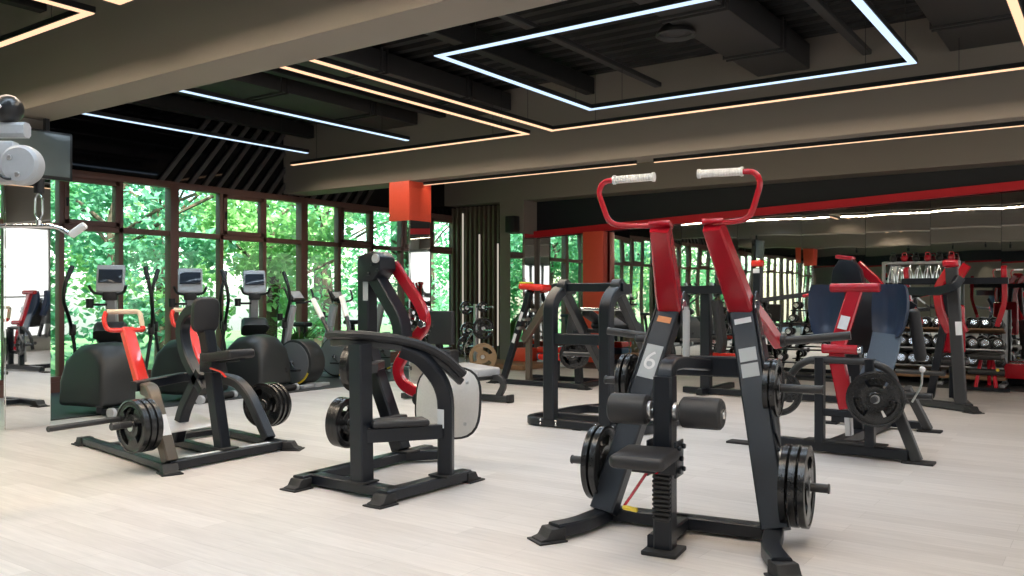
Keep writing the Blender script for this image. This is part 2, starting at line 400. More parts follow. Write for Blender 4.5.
# orange-red pilaster on the mirror wall
m=MB().box((-8.6,15.04,1.35),(.46,.2,2.62),bev=.004); o=bld('wall_pilaster',m,ORBOX); o['kind']='structure'
# columns (mirror-clad) on the window side, with boxes under the far beam
for nm,y0,y1 in (('column_near',4.13,4.57),('column_far',10.2,10.68),('column_behind',-1.94,-1.5)):
    c=struct(nm,MB().box((-9.42,(y0+y1)/2,1.6),(.40,y1-y0,3.2),bev=.004),PAINT)
    s=MB(); s.box((-9.211,(y0+y1)/2,1.55),(.012,y1-y0,3.1),bev=.001); s.box((-9.42,y0-.007,1.55),(.40,.012,3.1),bev=.001); s.box((-9.42,y1+.007,1.55),(.40,.012,3.1),bev=.001)
    struct('mirror_cladding',s,MIRROR,c)
for y0,y1,lb in ((10.17,10.71,'glossy orange-red box wrapping the top of the far column under the beam'),(-2.0,-1.44,'orange-red box on the column behind, seen only in the mirror')):
    o=bld('column_box',MB().box((-9.42,(y0+y1)/2,2.885),(.43,y1-y0,.63),bev=.004),ORBOX); tag(o,lb,'decor box')

# window wall: bays of three panes between thick posts, transom at 2.35
ZT,ZTOP,ZB=2.35,3.10,.16
POSTS=[4.83+.65-.0+k*2.62 for k in range(-5,5)]
# thick posts seen at px172 and px302 stand at y=7.98 and 10.62
POSTS=[7.98+k*2.645 for k in range(-7,4)]
wall('wall_left_sill',(WX-.02,(YN+YB)/2,ZB/2),(.24,YB-YN,ZB),WINFR)
m=MB().box((WX-.05,(YN+YB)/2,(ZTOP+.06+HCEIL+.2)/2),(.1,YB-YN,HCEIL+.2-ZTOP-.06),bev=0); struct('wall_left_upper_panel',m,GLOSSB)
# diagonal slats on the upper black panel: a fan in each bay beside the beams
m=MB()
for yc,n in ((9.9,9),(12.2,9),(3.6,9),(5.0,4)):
    for k in range(n):
        yy=yc-.26*k+.4
        m.box((WX+.03,yy,3.75),(.05,.07,1.5),rot=(R(-38),0,0),bev=.004)
struct('trim_2',m,SLATM)
for i in range(len(POSTS)-1):
    y0,y1=POSTS[i],POSTS[i+1]; w=(y1-y0)/3
    b=bpy.data.objects.new('window_%d'%(i+1),None); COL.objects.link(b); b.location=(WX,y0,0); b['kind']='structure'
    inv=Matrix.Translation(V((-WX,-y0,0)))
    f=MB(); f.box((WX,y0,(ZB+ZTOP)/2),(.16,.15,ZTOP-ZB+.1),bev=.006)
    for k in (1,2): f.box((WX,y0+w*k,(ZB+ZTOP)/2),(.12,.075,ZTOP-ZB),bev=.005)
    f.box((WX,(y0+y1)/2,ZTOP+.02),(.14,y1-y0,.1),bev=.005); f.box((WX,(y0+y1)/2,ZT),(.12,y1-y0,.085),bev=.005); f.box((WX,(y0+y1)/2,ZB+.03),(.14,y1-y0,.08),bev=.005)
    bld('window_frame',f,WINFR,b,inv=inv)
    # opening sash in the second pane of each bay (upper row)
    k=1 if i%2==0 else 0
    yc=y0+w*(1 if i==8 else 1)+w/2
    sf=MB(); ys0,ys1=y0+w+.03,y0+2*w-.03
    for (cy,cz,dy,dz) in ((ys0+.035,(ZT+ZTOP)/2,.07,ZTOP-ZT-.06),(ys1-.035,(ZT+ZTOP)/2,.07,ZTOP-ZT-.06),((ys0+ys1)/2,ZT+.075,ys1-ys0,.07),((ys0+ys1)/2,ZTOP-.065,ys1-ys0,.07)):
        sf.box((WX+.03,cy,cz),(.1,dy,dz),bev=.006)
    s=bld('window_sash',sf,WINFR,b,inv=inv)
    h=MB(); h.box((WX+.095,ys0+.035,2.70),(.025,.025,.12),bev=.004); h.box((WX+.08,ys0+.035,2.74),(.03,.03,.05),bev=.004); bld('window_handle',h,BLACKP,s,inv=inv)
    for k in range(3):
        for (z0,z1) in ((ZB+.06,ZT-.03),(ZT+.03,ZTOP-.03)):
            bld('pane',MB().box((WX-.02,y0+w*(k+.5),(z0+z1)/2),(.008,w-.06,z1-z0),bev=0),GLASS,b,inv=inv,smooth=False)
struct('wall_left_end',MB().box((WX,(POSTS[0]+YN)/2-.1,1.6),(.2,POSTS[0]-YN+.1,3.3),bev=0),WINFR)
struct('wall_left_far_post',MB().box((WX,POSTS[-1]+.16,1.62),(.2,.45,3.2),bev=0),WINFR)

# bright blinds along the right wall and near wall (daylight behind rollers)
k=0
for y in (-9.6,-7.6,-5.6,-3.6,-1.6,.4,2.4,4.4,6.4,8.4,10.4,12.4):
    k+=1; b=bpy.data.objects.new('window_%d'%(20+k),None); COL.objects.link(b); b.location=(XR,y,0); b['kind']='structure'; inv=Matrix.Translation(V((-XR,-y,0)))
    bld('blind',MB().box((XR-.03,y,1.75),(.02,1.7,2.7),bev=.002),BLIND,b,inv=inv)
    f=MB()
    for (dy,dz,cy,cz) in ((.09,2.9,-.9,1.75),(.09,2.9,.9,1.75),(1.9,.09,0,.36),(1.9,.09,0,3.14),(1.8,.04,0,1.35)): f.box((XR-.05,y+cy,cz),(.08,dy,dz),bev=.005)
    bld('window_frame',f,LTPLAST,b,inv=inv)
# dark band with a red edge on the near wall (seen in the mirrors)
m=MB().box(((WX+XR)/2,YN+.06,3.15),(XR-WX,.06,.5),bev=.003); struct('trim_3',m,NICHE)
m=MB().box(((WX+XR)/2,YN+.07,2.86),(XR-WX,.06,.08),bev=.003); struct('trim_4',m,RED)

# ------------------------------------------------------------------ LED strips
LEDP=8.1
def led(path,cool,label,wires=True,z=3.57,w=.066,k=.9652,tilt=0.,pw=1.):
    t=Thing('led_strip_light',label,'strip light',path[0][:2]+(z,),0,'cool white strip lights' if cool else 'warm white strip lights')
    path=[(x*k,y*k) for x,y in path]; t.o.location=(path[0][0],path[0][1],z); t.M=Matrix.Translation(t.o.location); t.inv=t.M.inverted()
    P=[(x,y,z+.028) for x,y in path]
    cl=(path[0]==path[-1])
    c=MB(); d=MB()
    for a,b in zip(P[:-1],P[1:]):
        a,b=V(a),V(b); u=(b-a).normalized()*(w/2+.004)
        c.rt([a-u,b+u],w+.014,.05,up=u.cross(V((0,0,1))),ch=.003)
        a2,b2=a-V((0,0,.0285)),b-V((0,0,.0285)); u2=u.normalized()*(w/2)
        d.rt([a2-u2,b2+u2],w,.008,up=u.cross(V((0,0,1))),ch=.002)
    t.part('housing',c,BLACKP); t.part('diffuser',d,LEDC if cool else LEDW)
    for a,b in zip(P[:-1],P[1:]):
        a,b=V(a),V(b); L=(b-a).length
        al=bpy.data.lights.new('strip_lamp','AREA'); al.shape='RECTANGLE'; al.size=L; al.size_y=w if not tilt else .014; al.energy=LEDP*L*pw; al.color=(.70,.85,1.) if cool else (1.,.83,.64); al.spread=R(146)
        ao=bpy.data.objects.new('strip_lamp',al); COL.objects.link(ao); ao.location=(a+b)/2-V((0,0,.034)); ao.rotation_euler=(tilt,0,math.atan2((b-a).y,(b-a).x))
    if wires:
        q=MB()
        for a,b in zip(P[:-1],P[1:]):
            a,b=V(a),V(b)
            for f in (.12,.88): 
                p=a.lerp(b,f); q.cyl(p,(p.x,p.y,HCEIL+.02),.003,6)
        t.part('suspension_wire',q,BLACKP)
    return t
led([(-5.3,6.28),(-1.66,6.28),(-1.66,9.15),(-5.3,9.15),(-5.3,6.28)],True,'cool white strip light forming a large hanging rectangle')
led([(-10.6,5.2),(-10.6,9.27)],True,'straight cool white strip nearest the windows')
led([(-8.54,5.2),(-8.54,9.37)],True,'straight cool white strip second from the windows')
led([(-6.83,5.0),(-6.83,10.0),(-11.75,10.0)],False,'warm strip in an L turning left along the far beam')
led([(-.68,5.0),(-.68,10.0),(-6.4,10.0),(-6.4,5.0)],False,'warm strip in a wide U running right along the far beam')
led([(-6.82,-1.3),(-6.82,3.69),(-11.7,3.69)],False,'warm strip turning left in front of the near beam at top left',pw=1.25)
led([(-.68,-1.3),(-.68,3.69),(-6.38,3.69),(-6.38,-1.3)],False,'warm strip at top edge running right in front of the near beam',pw=1.25)
# low pair behind the far beam
led([(-9.12,10.46),(-5.36,10.46)],False,'warm strip under the far beam, left of the short gap',False,3.15,.03,1.,R(58),1.0)
led([(-5.06,10.46),(4.2,10.46)],False,'long warm strip under the far beam, right of the short gap',False,3.15,.03,1.,R(58),1.0)
led([(-5.3,.2),(-1.66,.2),(-1.66,2.9),(-5.3,2.9),(-5.3,.2)],True,'cool white rectangle hanging behind the viewer')
for k,x in enumerate((-9.6,-7.8,-6.0,-4.2,-2.4,-.6,1.2)):
    t=Thing('ceiling_downlight','%s round black downlight from the windows washing the near wall'%ORD[k],'downlight',(x,YN+.55,3.6),0,'downlights on the near wall')
    t.part('can',MB().lathe([(.05,0.01),(.06,0),(.062,.14),(.02,.15),(.02,.8)],(x,YN+.55,3.5),(0,0,1),20),BLACKP); t.part('lens',MB().cyl((x,YN+.55,3.512),(x,YN+.55,3.516),.045,16),SPOT)
    sl=bpy.data.lights.new('downlight','SPOT'); sl.energy=60; sl.spot_size=R(70); sl.spot_blend=.6; sl.color=(1,.88,.7); sl.shadow_soft_size=.04; so=bpy.data.objects.new('downlight',sl); COL.objects.link(so); so.location=(x,YN+.55,3.49)
# wall speaker
t=Thing('wall_speaker','small black loudspeaker mounted high on the pillar beside the slatted wall','speaker',(-10.25,14.6,2.72))
t.part('cabinet',MB().box((-10.3,14.56,2.86),(.24,.2,.34),bev=.02),BLACKP); t.part('grille',MB().box((-10.3,14.455,2.86),(.2,.015,.3),bev=.006),RUBBER); t.part('bracket',MB().box((-10.3,14.68,2.86),(.06,.06,.1),bev=.004),FRAME)

# ------------------------------------------------------------------ outdoors
m=MB().box((-24,2,-.4),(23,70,.2),bev=0); o=struct('ground_outside',m,GRASS)
def tree(x,y,h,rc,seed,label,nl=5200):
    rnd=random.Random(seed); t=Thing('tree',label,'tree',(x,y,-.3),0,'trees outside the windows')
    tr=MB(); top=h*.72; p=[(x,y,-.3)]
    for k in range(1,6): p.append((x+rnd.uniform(-.15,.15)*k*.5,y+rnd.uniform(-.15,.15)*k*.5,top*k/5))
    n=8; tr.v=[];
    P=fillet(p,.3)
    for i in range(len(P)-1):
        f=1-i/len(P)*.75; tr.cyl(P[i],P[i+1]+(P[i+1]-P[i])*.1,.17*f,8,.001)
    br=[]
    for k in range(9):
        a=rnd.uniform(0,6.28); z0=top*rnd.uniform(.3,1); L=rc*rnd.uniform(.5,.9)
        q=V((x+math.cos(a)*L,y+math.sin(a)*L,z0+L*.6)); s=V((x,y,z0)); tr.tube([s,s.lerp(q,.5)+V((0,0,.1)),q],.035,.2,6); br.append(q)
    t.part('trunk',tr,BARK)
    lf=MB(); vs=[];fs=[]
    cl=[]
    for k in range(46):
        while True:
            d=V((rnd.uniform(-1,1),rnd.uniform(-1,1),rnd.uniform(-1,1)))
            if d.length<1: break
        cl.append((V((x+d.x*rc,y+d.y*rc,h*.52+d.z*h*.50)),rnd.uniform(.35,.75)))
    for i in range(nl):
        c,r=cl[i%len(cl)]
        d=V((rnd.gauss(0,.5),rnd.gauss(0,.5),rnd.gauss(0,.45)))*r; p=c+d
        if p.z<-.2 or p.x>WX-.7: continue
        u=V((rnd.gauss(0,1),rnd.gauss(0,1),rnd.gauss(0,.6))).normalized(); w=u.cross(V((rnd.gauss(0,1),rnd.gauss(0,1),rnd.gauss(0,1)))).normalized()
        s=rnd.uniform(.06,.12); nn=u.cross(w)*s*.25
        o=len(vs); vs+=[p-u*s,p-w*s*.55+nn*.3-u*s*.1,p+u*s*1.1-nn*.4,p+w*s*.55+nn*.3-u*s*.1]; fs.append([o,o+1,o+2,o+3])
    lf.add(vs,fs); t.part('crown',lf,LEAVES[seed%3],smooth=False); return t
tl=[(-15.6,6.2,6.5,1.9),(-16.2,9.4,7,2.1),(-15.4,12.4,6,1.8),(-17.0,15.6,7.5,2.3),(-19.0,8.0,8.5,2.6),(-19.5,12.4,8.5,2.6),(-20,18,9,2.8),(-15.8,3.0,6.5,2.0),(-16.6,-.4,7,2.2),(-16,-4.2,6.5,2.2),(-20,3.5,9,2.8),(-20,-2,9,2.8),(-18.5,21.5,8.5,2.8),(-23,15,10,3.0),(-23,9.5,10,3.0)]
tl+=[(-16.2,-8.4,7,2.2),(-20,-7.5,9,2.8),(-17,-12.5,8,2.5)]
names=['leafy tree just outside the leftmost window bay','leafy tree close to the glass beside the first thick window post','leafy tree close to the glass behind the bikes','broad tree outside beyond the far column','tall tree in the second row behind the first window bay','tall tree in the second row behind the bikes','tall tree far out beyond the far end of the window wall','tree outside the windows behind the near mirrored column','tree outside, seen reflected in the left of the back mirrors','tree outside, seen reflected in the middle of the back mirrors','tall rear tree seen reflected between the columns in the mirrors','tall rear tree at the far edge of the mirrored windows','big tree at the far right beyond the window wall','tallest tree in the back row toward the far end','tallest tree in the back row behind the second window bay','tree outside, seen in the mirrors beside the hanging red box','rear tree seen in the mirrors beyond the hanging red box','last tree along the mirrored window wall']
for i,(a,n) in enumerate(zip(tl,names)): tree(*a,i+3,n)

# ------------------------------------------------------------------ weight plates and dumbbells
def plate_mb(r,t,holes=True):
    m=MB(); NA=48; rad=[.026,.05,.058,r*.42,r*.46,r*.74,r*.78,r*.9,r*.93,r]
    zt=[t*.5,t*.5,t*.34,t*.30,t*.36,t*.36,t*.30,t*.34,t*.5,t*.42]
    def keep(i,k):
        if not holes or i!=4: return True
        return not ((k%16) in (3,4,5,6,7,8,9,10,11))
    idx={}
    vs=[]
    for s in (1,-1):
        for i,rr in enumerate(rad):
            for k in range(NA):
                a=2*math.pi*k/NA; idx[(s,i,k)]=len(vs); vs.append((rr*math.cos(a),rr*math.sin(a),s*zt[i]))
    fs=[]
    for i in range(len(rad)-1):
        for k in range(NA):
            if not keep(i,k): continue
            j=(k+1)%NA
            fs.append([idx[(1,i,k)],idx[(1,i+1,k)],idx[(1,i+1,j)],idx[(1,i,j)]]); fs.append([idx[(-1,i,k)],idx[(-1,i,j)],idx[(-1,i+1,j)],idx[(-1,i+1,k)]])
            for (di,dk,a,b) in ((-1,0,(i,k),(i,j)),(1,0,(i+1,k),(i+1,j)),(0,-1,(i,k),(i+1,k)),(0,1,(i,j),(i+1,j))):
                ni,nk=i+di,(k+dk)%NA
                if ni<0 or ni>=len(rad)-1 or not keep(ni,nk):
                    fs.append([idx[(1,)+a],idx[(1,)+b],idx[(-1,)+b],idx[(-1,)+a]])
    m.add(vs,fs); return m
PROTO={}
def plate(center,axis,r,t,label,group=None,roll=0.,mt=PLATE):
    key=(round(r,3),round(t,3),mt.name)
    if key not in PROTO:
        me=mesh_of('weight_plate',plate_mb(r,t),mt); hb=mesh_of('hub_ring',MB().lathe([(.0265,-t*.52),(.036,-t*.54),(.036,t*.54),(.0265,t*.52)],(0,0,0),(0,0,1)),STEEL); PROTO[key]=(me,hb)
    me,hb=PROTO[key]
    o=bpy.data.objects.new('weight_plate',me); COL.objects.link(o); h=bpy.data.objects.new('hub_ring',hb); COL.objects.link(h); h.parent=o
    ax=V(axis).normalized(); o.rotation_euler=(ax.to_track_quat('Z','Y').to_matrix()@Matrix.Rotation(roll,3,'Z')).to_euler(); o.location=center
    tag(o,label,'weight plate',group); return o

# ------------------------------------------------------------------ helpers for machines
def shoe(m,p,d,w=.1,L=.14,h=.075):
    """rubber end shoe: wedge lying at p pointing along d"""
    d=V((d[0],d[1],0)).normalized(); p=V((p[0],p[1],0)); s=V((-d.y,d.x,0))
    m.prism([(-L*.5,0.006),(L*.62,.006),(L*.62,.02),(L*.35,.03),(L*.15,h),(-L*.5,h)],p,d,(0,0,1),w+.02,.006)
    m.box(p+d*L*.12+V((0,0,.006)),(L*1.25,w+.06,.012),rot=frame(d,s),bev=.004); return m
def bolt(m,p,n,r=.012):
    n=V(n).normalized(); p=V(p); m.lathe([(r*1.3,0),(r*1.3,.003),(r,.003),(r,.012),(r*.7,.014)],p,n,8); return m
def sticker(th,name,p,d,n,w,h,mt,parent=None,label=None):
    """thin label centred at p, long side along d, facing n"""
    d=V(d).normalized(); n=V(n).normalized(); s=n.cross(d)
    return th.part(name,MB().box(V(p)+n*.002,(w,h,.002),rot=frame(s,d),bev=.0006,seg=1),mt,label,parent)

# ================================================================== MACHINE 1: lat pulldown (local frame)
T1=Thing('lat_pulldown_machine','large black lat pulldown machine with crimson arms and white ribbed grips','gym machine',(-1.989,4.081,0),R(8),local=True)
def upr(x0,y0,x1,y1,z0=.08,z1=1.27): return V((x0,y0,z0)),V((x1,y1,z1))
LB,LT=upr(-.45,.45,-.205,1.0); RB,RT=upr(.535,.50,.245,1.0)
base=MB()
base.rt([(-.58,.03,.055),(-.5,.18,.055),(-.45,.52,.055)],.075,.10,r=.16); base.rt([(.66,-.04,.055),(.56,.18,.055),(.52,.54,.055)],.075,.10,r=.16)
base.rt([(-.47,.54,.055),(.53,.54,.055)],.075,.10); base.rt([(0,.06,.055),(0,.54,.055)],.075,.10)
T1.part('base_frame',base,FRAME)
sh=MB(); shoe(sh,(-.595,.01),(-.6,-.8)); shoe(sh,(.68,-.06),(.6,-.8)); sh.box((.035,.08,.012),(.19,.2,.024),bev=.006); 
T1.part('foot_pad',sh,RUBBER)
for nm,a,b,sg in (('upright',LB,LT,-1),('upright',RB,RT,1)):
    u=MB(); u.rt([a,b+(b-a).normalized()*.06],.15,.10,up=(1,0,0),ch=.01)
    d=(b-a).normalized(); n=d.cross(V((1,0,0))); n=n if n.y<0 else -n
    sx=V((1,0,0))-d*d.x
    for f in (.18,.25,.33,.4,.5,.58): bolt(u,a.lerp(b,f)+sx.normalized()*sg*.075,sx*sg)
    o=T1.part(nm,u,FRAME)
    if sg<0:
        c=a.lerp(b,.715)+n*.051; sticker(T1,'number_label',c,d,n,.11,.22,STICKG,o,'grey label with a white rounded mark')
        # white glyph like a 6
        fc=bpy.data.curves.new('glyph','FONT'); fc.body='6'; fc.size=.17; fc.extrude=.001; fc.align_x='CENTER'; fc.align_y='CENTER'
        fo=bpy.data.objects.new('glyph',fc); COL.objects.link(fo); bpy.context.view_layer.update()
        me=bpy.data.meshes.new_from_object(fo.evaluated_get(bpy.context.evaluated_depsgraph_get())); bpy.data.objects.remove(fo)
        me.materials.clear(); me.materials.append(STICK); go=bpy.data.objects.new('printed_mark',me); COL.objects.link(go); go.parent=o
        s=d.cross(n)
        go.matrix_local=Matrix.Translation(c+n*.0045)@frame(-s if False else s*1,d).to_4x4()
        c=a.lerp(b,.93)+n*.051; sticker(T1,'warning_label',c,d,n,.09,.04,ORNG,o,'small orange and white label')
    else:
        for f in (.69,.765): sticker(T1,'instruction_label',a.lerp(b,f)+n*.051,d,n,.10,.085,STICKG,o,'white square instruction label')
        sticker(T1,'warning_label',a.lerp(b,.93)+n*.051,d,n,.10,.035,STICK,o)
# crossbeam
cb=MB(); yb=.84
cb.rt([(-.23,.875,.93),(.27,.875,.93)],.12,.09); T1.part('crossbeam',cb,FRAME)
# gusset brackets under the pivots
for sg in (-1,1):
    g=MB(); pv=RT if sg>0 else LT
    for dx in (-.078,.078):
        g.prism([(-.05,-.10),(.05,-.14),(.16,-.10),(.12,.06),(.03,.10),(-.05,.05)],(pv.x+dx,pv.y,pv.z+.02),(0,1,0),(0,0,1),.012)
    T1.part('pivot_bracket',g,FRAME)
    a,b=(RB,RT) if sg>0 else (LB,LT); d=(b-a).normalized(); s_=(V((1,0,0))-d*d.x).normalized(); bk=d.cross(s_); bk=bk if bk.y>0 else -bk
    o=a.lerp(b,.62)+s_*sg*.083; g=MB()
    g.prism([(-.045,.50),(.07,.50),(.19,.26),(.24,.02),(.18,-.20),(.06,-.36),(-.045,-.30)],o,bk,d,.014)
    for q in ((.0,.30),(.06,.18),(.03,.05),(.12,.02)): bolt(g,o+bk*q[0]+d*q[1]+s_*sg*.007,s_*sg,.013)
    T1.part('side_plate',g,FRAME)
# red arms
for sg in (-1,1):
    pv=RT if sg>0 else LT; x=pv.x
    a=MB(); a.rt([(x,1.02,1.25),(x-sg*.012,.90,1.38),(x-sg*.07,.56,1.76)],.135,.105,up=(1,0,0),ch=.012,tap=[1.15,1.08,.82])
    arm=T1.part('lever_arm',a,RED)
    b=MB(); b.cyl((x-.09,1.0,1.29),(x+.09,1.0,1.29),.045,20); T1.part('pivot_cap',b,CHROME,None,arm)
    rr=MB(); rr.rt([(x+sg*.03,1.0,1.33),(x+sg*.085,1.22,1.20),(x+sg*.14,1.42,1.05)],.06,.085,up=(1,0,0),r=.06); T1.part('rear_lever',rr,RED,None,arm)
    hn=MB(); hn.tube([(x+sg*.13,1.40,1.06),(x+sg*.58,1.40,1.11)],.027); hn.cyl((x+sg*.14,1.40,1.062),(x+sg*.19,1.40,1.068),.04); T1.part('weight_horn',hn,FRAME2,None,arm)
    lp=MB(); hx=sg
    lp.tube([(x-sg*.065,.57,1.77),(sg*.30,.52,1.77),(sg*.41,.44,1.78),(sg*.47,.42,1.97),(sg*.44,.42,2.03),(sg*.36,.42,2.035)],.0165,.06)
    lp.box((x-sg*.07,.57,1.775),(.13,.09,.025),rot=euler((R(-15),0,0)),bev=.005)
    hl=T1.part('handle_bar',lp,RED,None,arm)
    gp=MB(); pr=[(.027,0),(.027,.012),(.021,.014)]
    for k in range(14): z=.016+k*.0155; pr+=[(.0225,z),(.0225,z+.010),(.0205,z+.0125)]
    pr+=[(.027,.236),(.027,.25)]
    gp.lathe(pr,(sg*.375,.42,2.035),(-sg,0,.01),18); T1.part('grip',gp,WHITE,'white ribbed rubber grip',hl)
# gas damper
dm=MB(); dm.cyl((-.06,.84,.98),(-.06,.84,1.27),.022,14); dm.lathe([(.014,0),(.014,.02)],(-.06,.84,1.27),(0,0,1)); 
T1.part('damper',dm,LTPLAST)
# centre post with seat and thigh rollers
cp=MB(); cp.rt([(.035,.1,.02),(.035,.1,.93)],.115,.10,up=(0,1,0),ch=.01)
T1.part('seat_post',cp,FRAME)
ar=MB(); ar.rt([(.035,.1,.80),(.035,.12,.985),(.04,.3,.99),(.06,.82,.94)],.085,.07,up=(1,0,0),r=.10,ch=.008); T1.part('post_arm',ar,FRAME)
rk=MB()
for k in range(11): rk.box((.035,.035,.19+k*.024),(.095,.022,.014),bev=.003)
rk.box((.035,.045,.32),(.08,.015,.30),bev=.002); T1.part('adjustment_rack',rk,BLACKP)
st=MB(); st.box((-.005,-.12,.53),(.29,.30,.07),rot=euler((R(3),0,0)),bev=.03,seg=4); seat=T1.part('seat',st,UPH)
ca=MB(); ca.box((.11,.1,.50),(.012,.14,.19),bev=.004); ca.box((-.04,.1,.50),(.012,.14,.19),bev=.004); ca.box((.035,.02,.475),(.16,.012,.10),bev=.003); ca.box((0,-.06,.47),(.12,.2,.02),bev=.003)
for yy,zz in ((.06,.44),(.14,.44),(.06,.56),(.14,.56),(.1,.5)): ca.cyl((.115,yy,zz),(.135,yy,zz),.014,10)
T1.part('seat_carriage',ca,FRAME)
lv=MB(); lv.tube([(-.03,.02,.44),(-.10,-.06,.31),(-.13,-.08,.26)],.008,.03,8); lv.box((-.02,0,.44),(.10,.05,.02),bev=.004); l=T1.part('release_lever',lv,RED)
T1.part('lever_grip',MB().cyl((-.135,-.08,.255),(-.055,-.085,.25),.013,12),YEL,'yellow grip',l)
ax=MB(); ax.cyl((-.255,.07,.75),(.35,.07,.75),.014,12); ax.cyl((-.05,.07,.75),(-.025,.07,.75),.05); ax.cyl((.095,.07,.75),(.12,.07,.75),.05); T1.part('roller_axle',ax,STEEL)
for sg in (-1,1):
    ro=MB(); ro.lathe([(.03,0),(.066,0),(.080,.012),(.082,.03),(.082,.19),(.080,.205),(.066,.217),(.03,.217)],(.045+sg*.088,.07,.75),(sg,0,0),30); r=T1.part('thigh_roller',ro,UPH)
    c=MB(); c.lathe([(.03,0),(.03,.006),(.026,.010),(.01,.011)],(.045+sg*.305,.07,.75),(sg,0,0),20); T1.part('end_cap',c,CHROME,'chrome end cap',r)
# weight pegs
pg=MB()
PEGS=[((-.36,.60,.34),-1,.36),((.40,.60,.31),1,.40),((-.26,.84,.82),-1,.33),((.32,.84,.82),1,.42),((-.21,.98,1.08),-1,.22)]
for (p,sg,L) in PEGS:
    p=V(p); pg.cyl(p,p+V((sg*L,0,0)),.0245,18); pg.cyl(p+V((sg*.04,0,0)),p+V((sg*.075,0,0)),.045,18); pg.cyl(p+V((sg*(L-.012),0,0)),p+V((sg*L,0,0)),.028,18)
q=MB(); q.box((.50,.62,.31),(.14,.08,.10),bev=.01); q.box((-.40,.60,.34),(.10,.08,.10),bev=.01); T1.part('weight_peg',pg,FRAME2); T1.part('weight_horn',q,FRAME)
axw=(T1.M.to_3x3()@V((1,0,0)))
def p1(x,y,z,sg,r,t,label,roll=0): plate(T1.w((x,y,z)),axw*sg,r,t,label,'plates on the lat pulldown machine',roll)
p1(-.50,.60,.34,-1,.225,.04,'inner plate on the low left peg of the lat pulldown machine',.3)
p1(-.55,.60,.34,-1,.225,.04,'outer plate on the low left peg of the lat pulldown machine',.8)
p1(.58,.60,.31,1,.225,.04,'innermost of three plates on the low right peg of the lat pulldown machine',.2)
p1(.63,.60,.31,1,.225,.04,'middle of three plates on the low right peg of the lat pulldown machine',.9)
p1(.68,.60,.31,1,.225,.04,'outermost of three plates on the low right peg of the lat pulldown machine',.5)
p1(.44,.84,.82,1,.17,.034,'inner plate on the upper right peg of the lat pulldown machine',.1)
p1(.48,.84,.82,1,.17,.034,'outer plate on the upper right peg of the lat pulldown machine',.6)
p1(-.41,.84,.82,-1,.17,.03,'inner plate on the upper left peg of the lat pulldown machine',.1)
p1(-.45,.84,.82,-1,.17,.03,'outer plate on the upper left peg of the lat pulldown machine',.6)

# ================================================================== MACHINE 2: standing glute machine (world coords)
T2=Thing('glute_kick_machine','black standing machine with curved padded rail and rounded silver tread plate','gym machine',(-4.3,4.6,0))
b=MB()
b.rt([(-4.72,4.06,.055),(-4.80,5.55,.055)],.075,.10); b.rt([(-3.91,4.06,.055),(-3.90,4.93,.055)],.075,.10)
b.rt([(-4.75,4.20,.055),(-3.92,4.18,.055)],.075,.10); b.rt([(-4.78,5.2,.055),(-4.55,5.45,.055)],.075,.09)
T2.part('base_frame',b,FRAME)
s=MB(); shoe(s,(-4.715,4.06),(0,-1)); shoe(s,(-3.905,4.06),(0,-1)); shoe(s,(-3.90,4.95),(0,1)); shoe(s,(-4.80,5.58),(0,1))
for p in ((-4.2,4.17),(-3.88,4.66),(-4.74,5.2)): s.box((p[0],p[1],.1),(.17,.16,.014),bev=.003)
T2.part('foot_pad',s,RUBBER)
T2.part('front_post',MB().rt([(-4.2,4.17,.09),(-4.22,4.17,1.03)],.12,.12,up=(0,1,0),ch=.01),FRAME)
p=T2.part('side_post',MB().rt([(-3.87,4.66,.09),(-3.87,4.66,.72),(-3.95,4.48,.94),(-4.05,4.40,.99)],.105,.085,up=V((.91,.41,0)),r=.16,ch=.01),FRAME)
sticker(T2,'instruction_label',(-3.87,4.605,.50),(0,0,1),(0,-1,0),.06,.13,STICK,p)
T2.part('kneeling_beam',MB().rt([(-4.18,4.18,.41),(-3.88,4.62,.41)],.10,.075),FRAME)
pd=MB(); c=(V((-4.18,4.18,0))+V((-3.88,4.62,0)))/2; ex=V((.30,.44,0)); pd.box((c.x-.03,c.y-.02,.485),(.40,.2,.045),rot=frame(ex,V((-.44,.30,0))),bev=.018,seg=3); T2.part('kneeling_pad',pd,UPH)
rail=[(-4.78,4.62,1.05),(-4.66,4.30,1.075),(-4.30,4.16,1.095),(-4.02,4.38,1.06),(-3.90,4.60,.97),(-3.83,4.78,.80)]
T2.part('rail_tube',MB().rt([V(q)-V((0,0,.055)) for q in rail],.05,.05,r=.14,seg=6),FRAME2)
T2.part('padded_rail',MB().rt(rail,.06,.13,r=.16,ch=.02,seg=7),UPH)
for (a,c_,d_) in (((-4.70,4.34,1.07),(-4.80,4.40,1.13),(-5.06,4.50,1.33)),((-4.36,4.20,1.09),(-4.42,4.26,1.14),(-4.66,4.42,1.35))):
    h=T2.part('handle_stem',MB().tube([a,c_,V(c_).lerp(V(d_),.35)],.016,.03),FRAME)
    T2.part('grip',MB().cyl(V(c_).lerp(V(d_),.3),d_,.020,14),WHITE,'white rubber hand grip',h)
ps=MB(); ps.rt([(-5.175,5.2,1.64),(-5.175,5.2,.92),(-4.79,5.2,.1)],.12,.13,up=(0,1,0),r=.15,ch=.012); mast=T2.part('mast',ps,FRAME)
sticker(T2,'brand_label',(-5.135,5.138,1.40),(0,0,1),(0,-1,0),.06,.16,STICKG,mast,'narrow grey printed label')
hd=MB(); hd.prism([(-.10,-.14),(.08,-.14),(.17,-.04),(.16,.06),(.09,.11),(-.06,.08),(-.10,.04)],(-5.105,5.2,1.62),(1,0,0),(0,0,1),.19,.012)
for q in ((.04,.0),(.0,-.08),(.1,-.05)): hd.cyl((-5.06+q[0],5.10,1.62+q[1]),(-5.06+q[0],5.088,1.62+q[1]),.016,10)
T2.part('head_bracket',hd,FRAME)
